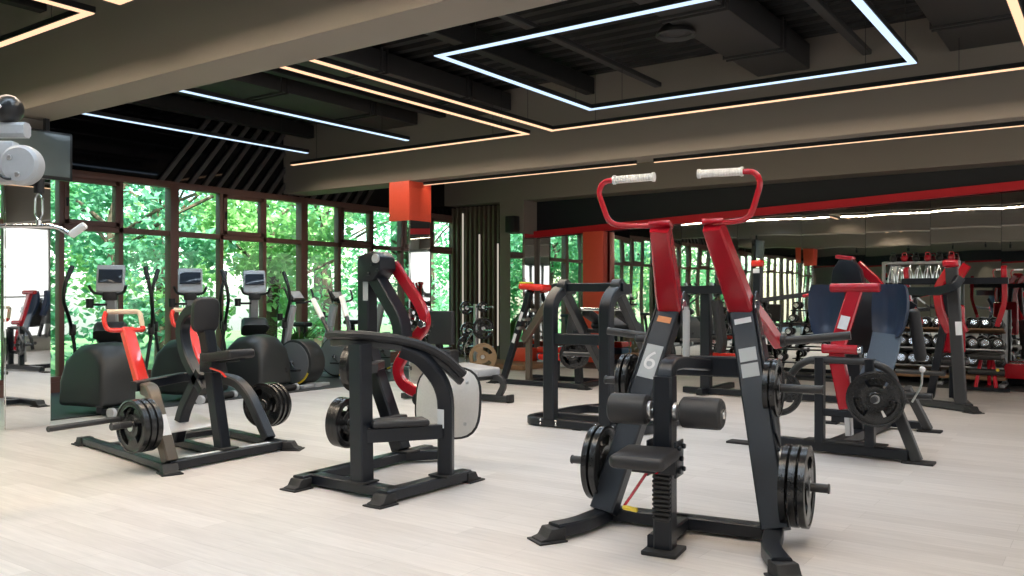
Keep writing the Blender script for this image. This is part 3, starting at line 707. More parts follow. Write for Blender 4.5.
T2.part('head_plate',MB().box((-5.135,5.2,1.70),(.15,.17,.016),rot=euler((0,R(-14),0)),bev=.004),BRONZE)
T2.part('pivot_cap',MB().cyl((-4.975,5.08,1.665),(-4.975,5.105,1.665),.038,18),LTPLAST)
T2.part('diagonal_brace',MB().rt([(-5.095,5.2,1.55),(-4.795,5.2,1.16),(-4.775,5.2,1.02)],.13,.11,up=(0,1,0),r=.1,ch=.01),FRAME)
ra=MB(); ra.rt([(-5.005,5.34,1.62),(-4.695,5.34,1.27),(-4.635,5.34,1.13),(-4.795,5.34,.98),(-4.975,5.34,.75),(-4.915,5.34,.62),(-4.655,5.34,.53)],.05,.10,up=(0,1,0),r=.12,ch=.01,seg=6)
arm=T2.part('swing_arm',ra,RED)
q=MB(); q.cyl((-4.655,5.28,1.13),(-4.655,5.31,1.13),.035,16); T2.part('arm_pivot_cap',q,CHROME,None,arm)
hs=MB()
for k in range(7): hs.cyl((-4.66+k*.02,5.305,.93+k*.035),(-4.66+k*.02,5.315,.93+k*.035),.011,8)
T2.part('adjustment_hole',hs,BLACKP,None,arm)
T2.part('arm_roller',MB().cyl((-4.645,5.22,.52),(-4.645,5.40,.52),.05,18),RUBBER,None,arm)
# tread disc
dm=MB(); poly=[]
for k in range(40):
    a=2*math.pi*k/40; ca,sa=math.cos(a),math.sin(a); rr=.27/((abs(ca)**3.2+abs(sa)**3.2)**(1/3.2)); poly.append((rr*ca,rr*sa))
dn=V((.25,-.95,.12)).normalized(); ex=V((1,.26,0)).normalized(); ey=dn.cross(ex)*-1 if dn.cross(ex).z<0 else dn.cross(ex)
dm.prism(poly,(-4.27,5.16,.53),ex,ey,.008,.002); dp=T2.part('tread_plate',dm,DIAM,'silver chequered metal plate')
rim=MB(); P=[V((-4.27,5.165,.53))+ex*x*1.01+ey*y*1.01 for x,y in poly]; P.append(P[0]); rim.tube(P,.011,0,8); T2.part('plate_rim',rim,RUBBER,None,dp)
q=MB()
for x,y in ((.16,.16),(-.16,.16),(.16,-.16),(-.16,-.16)): bolt(q,V((-4.27,5.16,.53))+ex*x+ey*y-(ex.cross(ey))*(.004 if ex.cross(ey).y>0 else -.004),dn,.012)
T2.part('plate_bolt',q,STEEL,None,dp)
T2.part('plate_arm',MB().rt([(-4.48,5.30,.53),(-4.22,5.22,.53)],.07,.06),FRAME)
pg=MB(); pg.cyl((-4.76,4.80,.34),(-5.27,4.90,.34),.025); pg.cyl((-4.76,4.86,.79),(-5.17,4.93,.79),.025); pg.rt([(-4.76,5.2,.36),(-4.76,4.86,.36)],.07,.07); pg.rt([(-5.02,5.2,.79),(-4.83,4.86,.79),(-4.75,4.85,.79)],.07,.07); T2.part('weight_peg',pg,FRAME2)
for (x,y,z,lb,ro) in ((-5.05,4.855,.34,'inner plate on the low peg of the standing glute machine',.2),(-5.10,4.865,.34,'middle plate on the low peg of the standing glute machine',.6),(-5.15,4.875,.34,'outer plate on the low peg of the standing glute machine',.9),(-4.98,4.90,.79,'inner plate on the high peg of the standing glute machine',.1),(-5.03,4.91,.79,'outer plate on the high peg of the standing glute machine',.5)):
    plate((x,y,z),(-.97,-.22,0),.20,.036,lb,'plates on the standing glute machine',ro)

# ================================================================== MACHINE 3: lever row on the left
T3=Thing('lever_row_machine','black row machine with upright chest pad and two scarlet levers','gym machine',(-6.4,4.5,0))
b=MB(); b.rt([(-7.66,4.13,.045),(-6.9,4.02,.045),(-5.96,3.85,.045)],.06,.09,r=.3); b.rt([(-7.5,5.25,.045),(-6.0,5.02,.045)],.06,.09)
b.rt([(-5.98,3.86,.05),(-6.04,5.04,.05)],.07,.08); b.rt([(-7.2,4.08,.045),(-7.2,5.2,.045)],.06,.08); b.rt([(-7.2,4.62,.045),(-6.0,4.45,.045)],.06,.08)
T3.part('base_frame',b,FRAME)
s=MB(); shoe(s,(-7.72,4.14),(-1,.15)); shoe(s,(-5.93,3.84),(.9,-.3)); shoe(s,(-5.98,5.06),(.8,.5)); shoe(s,(-7.55,5.26),(-1,.15)); s.box((-6.06,4.43,.1),(.17,.16,.014),bev=.003); T3.part('foot_pad',s,RUBBER)
tp=MB(); tp.box((-6.02,4.2,.088),(.05,.34,.004),bev=.001); tp.box((-6.03,4.72,.088),(.05,.3,.004),bev=.001); T3.part('base_label',tp,STICK)
po=T3.part('seat_post',MB().rt([(-6.08,4.43,.09),(-6.30,4.43,1.06)],.10,.11,up=(0,1,0),ch=.01),FRAME)
rk=MB()
for k in range(7): 
    z=.60+k*.028; rk.box((-6.14-(z-.35)*.227+.02,4.43,z),(.025,.085,.014),bev=.003)
T3.part('adjustment_rack',rk,BLACKP)
T3.part('chest_pad',MB().prism([(a*math.copysign(abs(math.cos(x))**.55,math.cos(x)),b*math.copysign(abs(math.sin(x))**.55,math.sin(x))) for a,b in ((.115,.15),) for x in [2*math.pi*k/40 for k in range(40)]],(-6.29,4.41,1.20),(.34,.94,0),(.1,0,1),.10,.035),UPH)
T3.part('pad_stem',MB().rt([(-6.33,4.43,.98),(-6.36,4.43,1.2)],.07,.06,up=(0,1,0)),FRAME)
T3.part('seat',MB().box((-6.03,4.44,.865),(.40,.26,.075),rot=euler((0,R(-7),0)),bev=.024,seg=3),UPH)
sc=MB(); sc.box((-6.22,4.43,.80),(.17,.14,.16),bev=.01); sc.rt([(-6.2,4.43,.82),(-5.85,4.45,.85)],.05,.06); T3.part('seat_carriage',sc,FRAME)
lv=MB(); lv.tube([(-6.15,4.36,.76),(-5.98,4.34,.74),(-5.92,4.34,.70)],.009,.04,8); T3.part('release_lever',lv,REDO)
yk=MB(); yk.rt([(-6.33,4.43,1.22),(-6.52,4.43,1.25),(-6.66,4.43,1.10),(-6.60,4.43,.86),(-6.32,4.43,.55)],.10,.09,up=(0,1,0),r=.13,ch=.012,seg=6); T3.part('pad_yoke',yk,FRAME)
T3.part('rear_leg',MB().rt([(-6.36,4.43,.72),(-6.62,4.43,.38),(-6.72,4.43,.10)],.10,.09,up=(0,1,0),r=.1,ch=.012),FRAME)
T3.part('cross_arm',MB().rt([(-6.55,3.92,.62),(-6.62,4.43,.66),(-6.85,4.95,.60)],.08,.08,r=.1),FRAME)
fp=MB(); fp.box((-6.62,4.36,.26),(.34,.62,.012),rot=euler((0,R(14),0)),bev=.003); T3.part('foot_plate',fp,DIAM,'silver chequered foot plate')
ua=T3.part('side_upright',MB().rt([(-5.98,3.88,.08),(-6.19,3.88,.52),(-6.32,3.94,.60),(-6.55,4.02,.60)],.10,.10,up=(0.,1,0.1),r=.09,ch=.012,seg=5),BRONZE)
n=V((.9,0,.43)).normalized()
sticker(T3,'white_label',V((-6.10,3.88,.335))+n*.05,(-.43,0,.9),n,.075,.17,STICK,ua)
ub=T3.part('side_upright',MB().rt([(-6.22,5.02,.08),(-6.50,5.02,.46),(-6.66,5.0,.58),(-6.88,4.92,.60)],.10,.09,up=(0.,1,0.1),r=.1,ch=.012,seg=5),FRAME)
for (y,sg,x0,zz) in ((4.03,1,-6.55,.58),(4.92,-1,-6.95,.58)):
    L=MB(); L.rt([(x0,y,zz-.06),(x0-.32,y+.02*sg,1.08)],.105,.075,up=(0,1,0),ch=.012); lever=T3.part('lever_arm',L,REDO)
    L=MB(); L.box((x0+.01,y,zz-.05),(.13,.13,.10),bev=.01); T3.part('lever_collar',L,STEEL,None,lever)
    xm=x0-.31; ex=V((.42,.9*1,0)).normalized() if sg>0 else V((.42,.9,0)).normalized()
    c0=V((xm,y,1.07)); w=.145
    lo=[c0, c0+ex*(-w),c0+ex*(-w)+V((-.04,0,.10)),c0+ex*(-w)*.8+V((-.06,0,.155))]
    hl=MB(); hl.tube(lo,.020,.05); hl.tube([c0,c0+ex*w,c0+ex*w+V((-.02,0,.03))],.020,.03); hb=T3.part('handle_loop',hl,REDO,None,lever)
    gp=MB(); gp.tube([c0+ex*(-w)*.78+V((-.06,0,.155)),c0+ex*w*.9+V((-.06,0,.155)),c0+ex*w+V((-.05,0,.13)),c0+ex*w+V((-.02,0,.03))],.021,.04); T3.part('grip',gp,CREAM,'cream rubber grip',hb)
pg=MB(); pg.cyl((-6.15,3.90,.38),(-6.15,3.54,.38),.025); pg.cyl((-6.15,3.56,.38),(-6.15,3.50,.38),.03); pg.cyl((-6.34,3.95,.41),(-6.28,3.10,.40),.022)
pg.cyl((-6.45,5.0,.35),(-6.52,5.36,.35),.025); T3.part('weight_peg',pg,FRAME2)
for k,(y,lb) in enumerate(((3.79,'innermost of three plates on the near peg of the row machine'),(3.735,'middle of three plates on the near peg of the row machine'),(3.68,'outermost of three plates on the near peg of the row machine'))):
    plate((-6.16,y,.36),(0,-1,0),.205,.046,lb,'plates on the row machine',.4*k)
for k,(y,lb) in enumerate(((5.14,'innermost of three plates on the far peg of the row machine'),(5.19,'middle of three plates on the far peg of the row machine'),(5.24,'outermost of three plates on the far peg of the row machine'))):
    plate((-6.46,y,.35),(-.30,1,0),.205,.045,lb,'plates on the row machine',.3*k)

# ================================================================== MACHINE 4: lever press on the right
T4=Thing('chest_press_machine','black press machine with red centre lever between two navy shell pads','gym machine',(-1.9,7.9,0))
b=MB(); b.rt([(-2.75,7.68,.06),(-1.40,7.58,.06)],.085,.10); b.rt([(-2.05,7.62,.06),(-1.95,9.4,.06)],.085,.10); b.rt([(-2.5,9.45,.06),(-1.62,9.42,.06)],.075,.09); T4.part('base_frame',b,FRAME)
s=MB(); s.box((-1.33,7.58,.01),(.24,.15,.02),bev=.004); s.box((-2.85,7.69,.01),(.24,.15,.02),bev=.004); s.box((-1.55,9.42,.01),(.22,.14,.02),bev=.004); s.box((-2.55,9.45,.01),(.22,.14,.02),bev=.004); s.box((-1.91,7.62,.11),(.66,.16,.014),bev=.003); T4.part('foot_pad',s,RUBBER)
T4.part('front_leg',MB().rt([(-1.34,7.58,.02),(-1.50,7.62,.42),(-1.56,7.66,.50)],.075,.085,up=(0,1,0)),FRAME2); T4.part('rear_leg',MB().rt([(-1.56,9.42,.02),(-1.72,9.2,.45)],.075,.08,up=(1,0,0)),FRAME2)
for x in (-2.11,-1.70): T4.part('upright',MB().rt([(x,7.58,.1),(x,7.58,.83)],.075,.09,up=(1,0,0)),FRAME)
T4.part('arched_tube',MB().tube([(-2.40,7.66,.42),(-2.38,7.62,.68),(-2.22,7.58,.81),(-1.70,7.58,.81),(-1.53,7.58,.74),(-1.48,7.6,.52)],.032,.14,12,6),FRAME2)
T4.part('cross_tube',MB().rt([(-2.11,7.58,.36),(-1.70,7.58,.36)],.06,.06),FRAME)
lv=MB(); lv.rt([(-1.90,7.72,.16),(-1.92,7.70,.66)],.10,.05,up=(0,1,0)); T4.part('damper_strut',lv,STEEL)
L=MB(); L.rt([(-1.89,7.60,.40),(-1.94,7.60,.66),(-1.98,7.60,.84),(-1.965,7.66,.98),(-1.87,7.82,1.43)],.06,.13,up=(0,1,0),r=.1,ch=.012); lever=T4.part('centre_lever',L,RED)
sticker(T4,'instruction_label',(-1.93,7.652,1.13),(.2,.33,.92),(0,-1,.35),.08,.12,STICK,lever)
T4.part('lever_crossbar',MB().cyl((-2.08,7.80,1.43),(-1.67,7.80,1.43),.040,18),RED,None,lever); T4.part('lever_crossbar',MB().cyl((-2.09,7.58,.905),(-1.80,7.58,.905),.040,18),RED,None,lever)
T4.part('crossbar_cap',MB().cyl((-1.80,7.58,.905),(-1.765,7.58,.905),.038,18),CHROME,None,lever)
for x,rz in ((-2.17,R(14)),(-1.62,R(-14))):
    sd=MB(); w,h=.155,.235; sg=1 if x>-1.9 else -1
    NX,NZ=14,16; vs=[];fs=[]
    for side in (0,1):
        for iz in range(NZ+1):
            for ix in range(NX+1):
                u=ix/NX*2-1; v=iz/NZ*2-1; k=(1-.10*max(0,-v)*1.8)*(1-.16*abs(v)**4); dep=.05*u*u+.03*v*v-(.012 if abs(u)<.32 and -.75<v<.65 and side==0 else 0)
                vs.append((u*w*k,(-dep if side==0 else -dep+.05),v*h*(1-.06*abs(u)**4)))
    n1=(NX+1)*(NZ+1)
    for iz in range(NZ):
        for ix in range(NX):
            q=[iz*(NX+1)+ix,iz*(NX+1)+ix+1,(iz+1)*(NX+1)+ix+1,(iz+1)*(NX+1)+ix]; fs.append(q); fs.append([n1+k for k in q[::-1]])
    per=list(range(NX))+[iz*(NX+1)+NX for iz in range(NZ)]+[NZ*(NX+1)+ix for ix in range(NX,0,-1)]+[iz*(NX+1) for iz in range(NZ,0,-1)]
    for k in range(len(per)): p,q=per[k],per[(k+1)%len(per)]; fs.append([p,n1+p,n1+q,q])
    M=Matrix.Translation(V((x,8.0,1.225)))@euler((R(-8),0,rz)).to_4x4(); sd.add([M@V(q) for q in vs],fs); T4.part('shell_pad',sd,NAVY,'navy blue moulded shell pad')
T4.part('rear_panel',MB().box((-1.93,8.18,1.15),(.42,.04,.62),rot=euler((R(-8),0,0)),bev=.015),BLACKP)
T4.part('back_board',MB().rt([(-1.64,7.93,1.03),(-1.66,7.88,.86),(-1.73,7.80,.62)],.03,.24,up=(0,1,0),r=.1,ch=.01),SLATE,'slate blue board below the right shell')
T4.part('side_pad',MB().box((-1.44,8.15,1.02),(.10,.24,.46),rot=euler((0,R(-8),R(10))),bev=.04,seg=3),UPH)
T4.part('rear_mast',MB().rt([(-2.03,8.55,.1),(-2.06,8.4,1.55)],.12,.12,up=(1,0,0)),FRAME)
hd=MB(); hd.prism([(-.15,-.22),(.17,-.22),(.12,.02),(.05,.12),(-.06,.12),(-.12,.02)],(-2.06,8.30,1.58),(1,0,0),(0,0,1),.14,.01); T4.part('head_bracket',hd,FRAME)
T4.part('head_cap',MB().box((-2.08,8.3,1.715),(.15,.16,.04),rot=euler((0,R(8),0)),bev=.012),RED)
T4.part('top_lever',MB().rt([(-2.02,8.5,1.66),(-1.86,8.5,1.50),(-1.75,8.5,1.34)],.06,.085,up=(0,1,0),r=.06),RED)
for x in (-2.32,-1.48): T4.part('press_arm',MB().rt([(x*.5-.95,8.12,.62),(x*.5-.95,8.2,1.0),(x,8.2,1.30)],.06,.07,up=(0,1,.2),r=.1),FRAME)
hn=MB(); hn.cyl((-1.62,7.60,.52),(-1.62,7.32,.52),.026); hn.rt([(-1.70,7.62,.52),(-1.60,7.62,.52)],.06,.06); hn.cyl((-1.70,8.05,.50),(-1.30,8.05,.50),.03); T4.part('weight_horn',hn,FRAME2)
lv=MB(); lv.tube([(-1.45,7.98,.45),(-1.37,7.95,.60),(-1.365,7.95,.72)],.009,.04,8); l=T4.part('selector_lever',lv,STEEL); T4.part('lever_knob',MB().sphere((-1.365,7.95,.735),.026),WHITE,'white knob',l)
plate((-1.62,7.40,.52),(.16,-1,0),.225,.045,'outer large plate hung face-on at the right side of the press machine',None,.52)
plate((-1.628,7.45,.52),(.16,-1,0),.225,.045,'inner plate behind the face-on plate at the right of the press machine',None,1.57)
plate((-2.42,7.42,.52),(.16,-1,0),.20,.045,'large plate hung on the left side of the press machine',None,.1)
T4.part('weight_horn',MB().cyl((-2.42,7.62,.52),(-2.42,7.32,.52),.026),FRAME2)

# ================================================================== MACHINE 5: black cage frame behind the centre
T5=Thing('hack_squat_frame','all-black squat frame with two curved posts and diagonal rails, behind the centre','gym machine',(-4.45,8.1,0))
b=MB(); b.rt([(-4.86,9.0,.05),(-5.05,8.6,.05),(-5.08,7.50,.05),(-3.72,7.50,.05),(-3.72,8.6,.05),(-3.9,9.0,.05)],.085,.075,r=.2,seg=7); b.rt([(-5.05,8.7,.05),(-3.75,8.7,.05)],.08,.07); b.rt([(-5.05,8.0,.05),(-3.75,8.0,.05)],.07,.06); T5.part('base_frame',b,FRAME)
bo=MB()
for x in (-4.85,-4.66,-4.19,-4.0):
    for z in (.035,.072): bo.lathe([(.013,0),(.013,.004),(.009,.008)],(x,7.46,z),(0,-1,0),8)
T5.part('bolt',bo,CHROME); T5.part('foot_pad',MB().box((-4.42,7.49,.012),(.1,.06,.024),bev=.004),RUBBER)
for x in (-4.75,-4.09): T5.part('post',MB().rt([(x,7.5,.09),(x,7.5,1.28),(x,7.66,1.42),(x,7.9,1.43)],.13,.11,up=(1,0,0),r=.17,ch=.012,seg=7),FRAME)
T5.part('top_crossbar',MB().rt([(-4.86,7.72,1.45),(-4.0,7.72,1.45)],.09,.07),FRAME); T5.part('middle_crossbar',MB().rt([(-4.70,7.5,.92),(-4.14,7.5,.92)],.11,.07),FRAME)
for x in (-4.72,-4.08):
    d=MB(); d.rt([(x,7.72,1.42),(x+.02,8.75,.28)],.075,.10,up=(1,0,0)); d.cyl((x-.05,7.72,1.46),(x+.05,7.72,1.46),.075,20); T5.part('guide_rail',d,FRAME2)
c=MB(); c.rt([(-4.74,8.15,.98),(-4.06,8.15,.98)],.05,.06); c.box((-4.4,8.22,1.06),(.52,.09,.14),rot=euler((R(-35),0,0)),bev=.03,seg=3); T5.part('shoulder_carriage',c,UPH)
c=MB()
for x in (-4.6,-4.2): c.box((x,8.1,1.14),(.11,.3,.09),rot=euler((R(-20),0,0)),bev=.03,seg=3)
T5.part('shoulder_pad',c,UPH); 
hn=MB(); hn.cyl((-4.72,8.4,.70),(-5.15,8.4,.70),.025); hn.cyl((-4.08,8.4,.70),(-3.65,8.4,.70),.025); T5.part('weight_horn',hn,FRAME2)
T5.part('cross_handle',MB().cyl((-4.66,7.95,1.22),(-4.12,7.95,1.22),.018),CHROME)
plate((-3.93,8.4,.70),(1,0,0),.2,.04,'plate on the right side of the all-black squat frame',None,.3)

T5.o.location.x-=.07
# ================================================================== MACHINE 6: red-topped frame with plate pegs, left of the cage
T6=Thing('hip_thrust_machine','black leaning frame with red top pad and plate pegs, left of the squat frame','gym machine',(-7.3,10.9,0))
b=MB(); b.rt([(-8.0,10.82,.045),(-6.35,10.82,.045)],.07,.08); b.rt([(-7.85,11.7,.045),(-6.4,11.7,.045)],.07,.08); b.rt([(-7.4,10.82,.045),(-7.4,11.7,.045)],.07,.08); b.rt([(-6.5,10.82,.045),(-6.5,11.7,.045)],.07,.08); T6.part('base_frame',b,FRAME)
s=MB(); shoe(s,(-6.38,10.82),(1,0)); shoe(s,(-8.0,10.82),(-1,0)); T6.part('foot_pad',s,RUBBER)
lg=T6.part('leaning_leg',MB().rt([(-7.83,10.82,.05),(-7.32,10.82,1.44)],.09,.09,up=(0,1,0)),FRAME)
d=V((.51,0,1.39)).normalized()
for f in (.48,.72): sticker(T6,'white_label',V((-7.83,10.82,.05)).lerp(V((-7.32,10.82,1.44)),f)+V((0,-.046,0)),d,(0,-1,0),.05,.15,STICK,lg)
T6.part('rear_leg',MB().rt([(-7.4,10.9,.05),(-7.4,10.9,.78)],.085,.085,up=(0,1,0)),BRONZE)
T6.part('weight_bracket',MB().rt([(-7.46,10.86,.68),(-7.02,10.86,1.26)],.10,.11,up=(0,1,0)),BRONZE)
pg=MB()
for f in (.2,.45,.7): p=V((-7.46,10.8,.72)).lerp(V((-7.02,10.8,1.26)),f)+V((-.06,0,.05)); pg.cyl(p,p+V((0,-.16,0)),.024)
T6.part('weight_peg',pg,STEEL)
T6.part('top_pad',MB().box((-7.26,10.86,1.50),(.46,.28,.10),rot=euler((0,R(4),0)),bev=.04,seg=3),REDO,'red padded roll'); T6.part('low_pad',MB().box((-7.15,11.3,.42),(.5,.34,.10),bev=.03,seg=3),REDO,'red seat pad')
T6.part('seat_post',MB().rt([(-7.15,11.3,.05),(-7.15,11.3,.38)],.08,.08,up=(1,0,0)),FRAME)
T6.part('right_post',MB().rt([(-6.5,10.9,.05),(-6.55,10.9,.86)],.10,.10,up=(0,1,0)),FRAME); T6.part('back_pad',MB().box((-6.72,11.1,.85),(.22,.12,.5),rot=euler((R(-12),0,0)),bev=.04,seg=3),UPH)
T6.part('plate_horn',MB().cyl((-6.5,10.9,.50),(-6.5,10.55,.50),.025),FRAME2)
for k in range(3): plate((-6.5,10.80-.045*k,.50),(.3,-1,0),.2,.04,('inner','middle','outer')[k]+' plate on the front peg of the red-topped frame',None,.4*k)
o=bld('lime_towel',MB().box((-7.42,10.86,1.565),(.12,.24,.03),rot=euler((0,R(4),0)),bev=.012,seg=3),LIME); tag(o,'lime green towel lying over the red top pad at far centre','towel')

# ================================================================== MACHINE 7: T-shaped frame with pad, behind the lat pulldown
T7=Thing('back_extension_machine','black T-shaped frame with long hanging pad and red-capped mast, behind the lat pulldown','gym machine',(-4.5,11.4,0))
b=MB(); b.rt([(-5.0,11.25,.055),(-2.9,11.25,.055)],.08,.09); b.rt([(-4.67,11.0,.055),(-4.67,12.2,.055)],.08,.09); b.rt([(-4.0,11.0,.055),(-4.0,12.2,.055)],.08,.09); T7.part('base_frame',b,FRAME)
T7.part('post',MB().rt([(-4.67,11.25,.09),(-4.67,11.25,1.42)],.14,.12,up=(1,0,0)),FRAME); T7.part('top_bar',MB().rt([(-5.22,11.2,1.45),(-4.35,11.2,1.45)],.11,.10),FRAME)
T7.part('long_pad',MB().rt([(-4.5,11.2,1.30),(-4.46,11.2,1.0),(-4.42,11.2,.72),(-4.46,11.2,.60)],.22,.10,up=(0,1,0),r=.1,ch=.03),UPH)
T7.part('mast',MB().rt([(-3.98,11.3,.09),(-3.96,11.3,1.74)],.10,.11,up=(1,0,0)),FRAME); T7.part('mast_cap',MB().box((-3.96,11.3,1.80),(.15,.15,.09),bev=.03,seg=3),REDO); T7.part('mast_label',MB().box((-3.96,11.235,1.70),(.09,.006,.06),bev=.001),STICK)
T7.part('side_bar',MB().rt([(-3.95,11.3,1.30),(-3.35,11.3,1.38),(-3.2,11.3,1.42)],.05,.06,up=(0,1,0)),FRAME2); T7.part('bar_grip',MB().cyl((-3.35,11.26,1.36),(-3.1,11.26,1.42),.022),RED)
T7.part('low_red_bar',MB().box((-4.32,11.5,.52),(.8,.12,.10),bev=.012),REDO)
T7.part('weight_horn',MB().cyl((-4.75,11.25,.75),(-5.05,11.25,.75),.025),FRAME2)

# ================================================================== MACHINE 8: lever machine far right
T8=Thing('lever_shoulder_machine','dark grey machine with red-capped post and red levers before the dumbbell rack','gym machine',(-1.6,11.6,0))
b=MB(); b.rt([(-2.45,11.9,.05),(-1.45,11.3,.05)],.08,.10); b.rt([(-1.45,11.35,.05),(-1.75,12.6,.05)],.08,.10); T8.part('base_frame',b,FRAME2)
s=MB(); shoe(s,(-1.40,11.25),(.75,-.6)); shoe(s,(-2.5,11.93),(-.85,.5)); T8.part('foot_pad',s,RUBBER)
po=T8.part('post',MB().rt([(-1.53,11.35,.09),(-1.63,11.35,1.70)],.13,.12,up=(1,0,0),ch=.012),FRAME2)
sticker(T8,'instruction_label',(-1.545,11.285,.98),(-.05,0,1),(0,-1,0),.07,.16,STICK,po)
T8.part('rear_post',MB().rt([(-1.95,11.9,.09),(-1.78,11.75,.95),(-1.72,11.7,1.5)],.09,.10,up=(1,0,0)),FRAME)
T8.part('post_cap',MB().box((-1.64,11.35,1.75),(.17,.16,.09),bev=.03,seg=3),RED)
T8.part('bent_bar',MB().rt([(-2.25,11.5,1.42),(-1.75,11.25,1.42),(-1.58,11.15,1.46),(-1.52,11.2,1.58)],.10,.08,r=.08),FRAME)
for dx in (0,.16): T8.part('lever_arm',MB().rt([(-1.66+dx,11.62,1.74),(-1.84+dx,11.66,1.45),(-1.80+dx,11.66,1.15),(-1.70+dx,11.7,.92)],.06,.10,up=(.3,1,0),r=.12,ch=.012),RED)
T8.part('seat',MB().box((-1.75,12.25,.52),(.36,.40,.09),bev=.035,seg=3),UPH); T8.part('back_pad',MB().box((-1.72,12.0,.95),(.3,.10,.62),rot=euler((R(8),0,0)),bev=.04,seg=3),RED); T8.part('seat_post',MB().rt([(-1.74,12.25,.06),(-1.74,12.25,.48)],.09,.09,up=(1,0,0)),FRAME)
T8.part('cross_arm',MB().rt([(-2.3,12.0,1.55),(-1.1,12.0,1.55)],.08,.08),FRAME)
for x in (-2.25,-1.15): T8.part('press_lever',MB().rt([(x,12.0,1.72),(x,12.15,1.3),(x*.8-.33,12.3,1.0)],.06,.10,up=(1,0,0),r=.1),RED)
T8.part('low_pipe',MB().cyl((-2.3,11.62,.42),(-1.72,11.5,.42),.03),FRAME2)

# ================================================================== bench machine mid-left and its board
T9=Thing('leg_curl_bench','grey padded bench machine with black back board, beyond the standing glute machine','gym machine',(-6.9,8.9,0))
T9.part('seat_pad',MB().box((-6.90,8.85,.40),(.62,.42,.11),rot=euler((0,R(4),R(-6))),bev=.03,seg=3),[GREYUPH]); T9.part('seat_base',MB().box((-6.88,8.87,.33),(.60,.44,.05),rot=euler((0,R(4),R(-6))),bev=.012),BLACKP)
T9.part('curved_leg',MB().rt([(-6.62,8.9,.30),(-6.48,8.9,.32),(-6.42,8.9,.22),(-6.52,8.9,.06)],.06,.08,up=(0,1,0),r=.08),FRAME2)
b=MB(); b.rt([(-7.9,8.9,.05),(-6.35,8.9,.05)],.07,.10); b.rt([(-7.7,8.4,.05),(-7.7,9.4,.05)],.07,.09); T9.part('base_frame',b,FRAME2)
T9.part('foot_cap',MB().box((-6.33,8.9,.055),(.05,.12,.10),bev=.01),RUBBER)
T9.part('back_board',MB().box((-7.22,8.6,.95),(.42,.07,.44),bev=.02,seg=3),UPH); T9.part('lower_cushion',MB().box((-7.2,8.6,.50),(.42,.2,.34),bev=.03,seg=3),UPH)
T9.part('board_post',MB().rt([(-7.4,8.85,.08),(-7.35,8.68,1.0)],.08,.08,up=(1,0,0)),FRAME)
T9.part('roller',MB().cyl((-7.75,8.7,.62),(-7.5,8.7,.62),.06),UPH)

# plate tree + tan plate before the slatted wall
TA=Thing('plate_tree','chrome plate tree hung with black plates before the slatted wall','weight rack',(-9.6,12.4,0))
TA.part('mast',MB().rt([(-9.6,12.4,.05),(-9.6,12.4,1.22)],.06,.06,up=(1,0,0)),STEEL); b=MB(); b.rt([(-10.0,12.4,.04),(-9.2,12.4,.04)],.06,.07); b.rt([(-9.6,12.1,.04),(-9.6,12.7,.04)],.06,.07); TA.part('base_frame',b,FRAME2)
pg=MB()
for z in (.45,.75,1.17): pg.cyl((-9.95,12.4,z),(-9.2,12.4,z),.022)
TA.part('peg',pg,CHROME); TA.part('curved_stay',MB().tube([(-9.75,12.35,.1),(-9.85,12.35,.4),(-9.6,12.35,.75)],.02,.15),CHROME)
for x,z,r,lb in ((-9.42,.78,.2,'right plate on the middle arm of the chrome plate tree'),(-9.76,.74,.15,'left plate on the middle arm of the chrome plate tree'),(-9.42,1.17,.10,'small plate on the top right arm of the chrome plate tree'),(-9.8,1.15,.13,'plate on the top left arm of the chrome plate tree'),(-9.8,.46,.18,'plate on the low left arm of the chrome plate tree')): plate((x,12.4,z),(.75,-.66,0),r,.05,lb,'plates on the chrome plate tree')
plate((-9.35,12.30,.27),(.5,-.86,.12),.25,.06,'tan bumper plate leaning on the foot of the chrome plate tree',None,0,BEIGEP)
o=bld('plywood_platform',MB().box((-10.1,13.45,.05),(2.4,1.1,.09),bev=.008),WOOD); tag(o,'low brown wooden platform before the slatted wall','platform')
o=bld('foam_cube',MB().box((-9.55,13.95,.22),(.36,.36,.26),bev=.02),ORBOX); tag(o,'orange-red foam cube on the platform edge before the slatted wall','exercise block')
for k,(z,mt,lb) in enumerate(((.07,LTPLAST,'white step platform at the bottom of the small stack by the mirror'),(.20,BLUEP,'blue step platform in the middle of the small stack by the mirror'),(.33,REDO,'red step platform on top of the small stack by the mirror'))):
    o=bld('step_platform',MB().box((-8.9,14.0,z),(.62,.36,.12),bev=.03,seg=3),mt); tag(o,lb,'step platform','stacked step platforms')

# dumbbells
def dumb_proto():
    t=Thing('dumbbell','first dumbbell from the left on the top tier of the long rack','dumbbell',(0,0,0),local=True)
    for sg in (-1,1):
        h=MB(); h.lathe([(.02,.055),(.055,.055),(.072,.066),(.075,.08),(.075,.14),(.070,.155),(.054,.160),(.050,.152),(.001,.152)],(0,0,0),(0,sg,0),24)
        o=t.part('head',h,DUMBR); c=MB(); c.lathe([(.052,.157),(.046,.163),(.038,.163),(.034,.153)],(0,0,0),(0,sg,0),24); t.part('end_cap',c,CHROME,'chrome ring cap',o)
    h=MB(); h.lathe([(.014,-.06),(.0165,-.03),(.018,0),(.0165,.03),(.014,.06)],(0,0,0),(0,1,0),14); t.part('handle',h,CHROME); return t.o
DB=dumb_proto(); first=True
RK=Thing('dumbbell_rack','long three-tier dumbbell rack with wooden base along the mirrors at right','dumbbell rack',(-2.3,14.8,0))
fr=MB()
for x in (-3.35,-2.25,-1.42): fr.rt([(x,14.95,.03),(x,14.9,1.15)],.07,.06,up=(1,0,0)); fr.box((x,14.8,.03),(.08,.6,.05),bev=.006)
RK.part('side_frame',fr,SILVER)
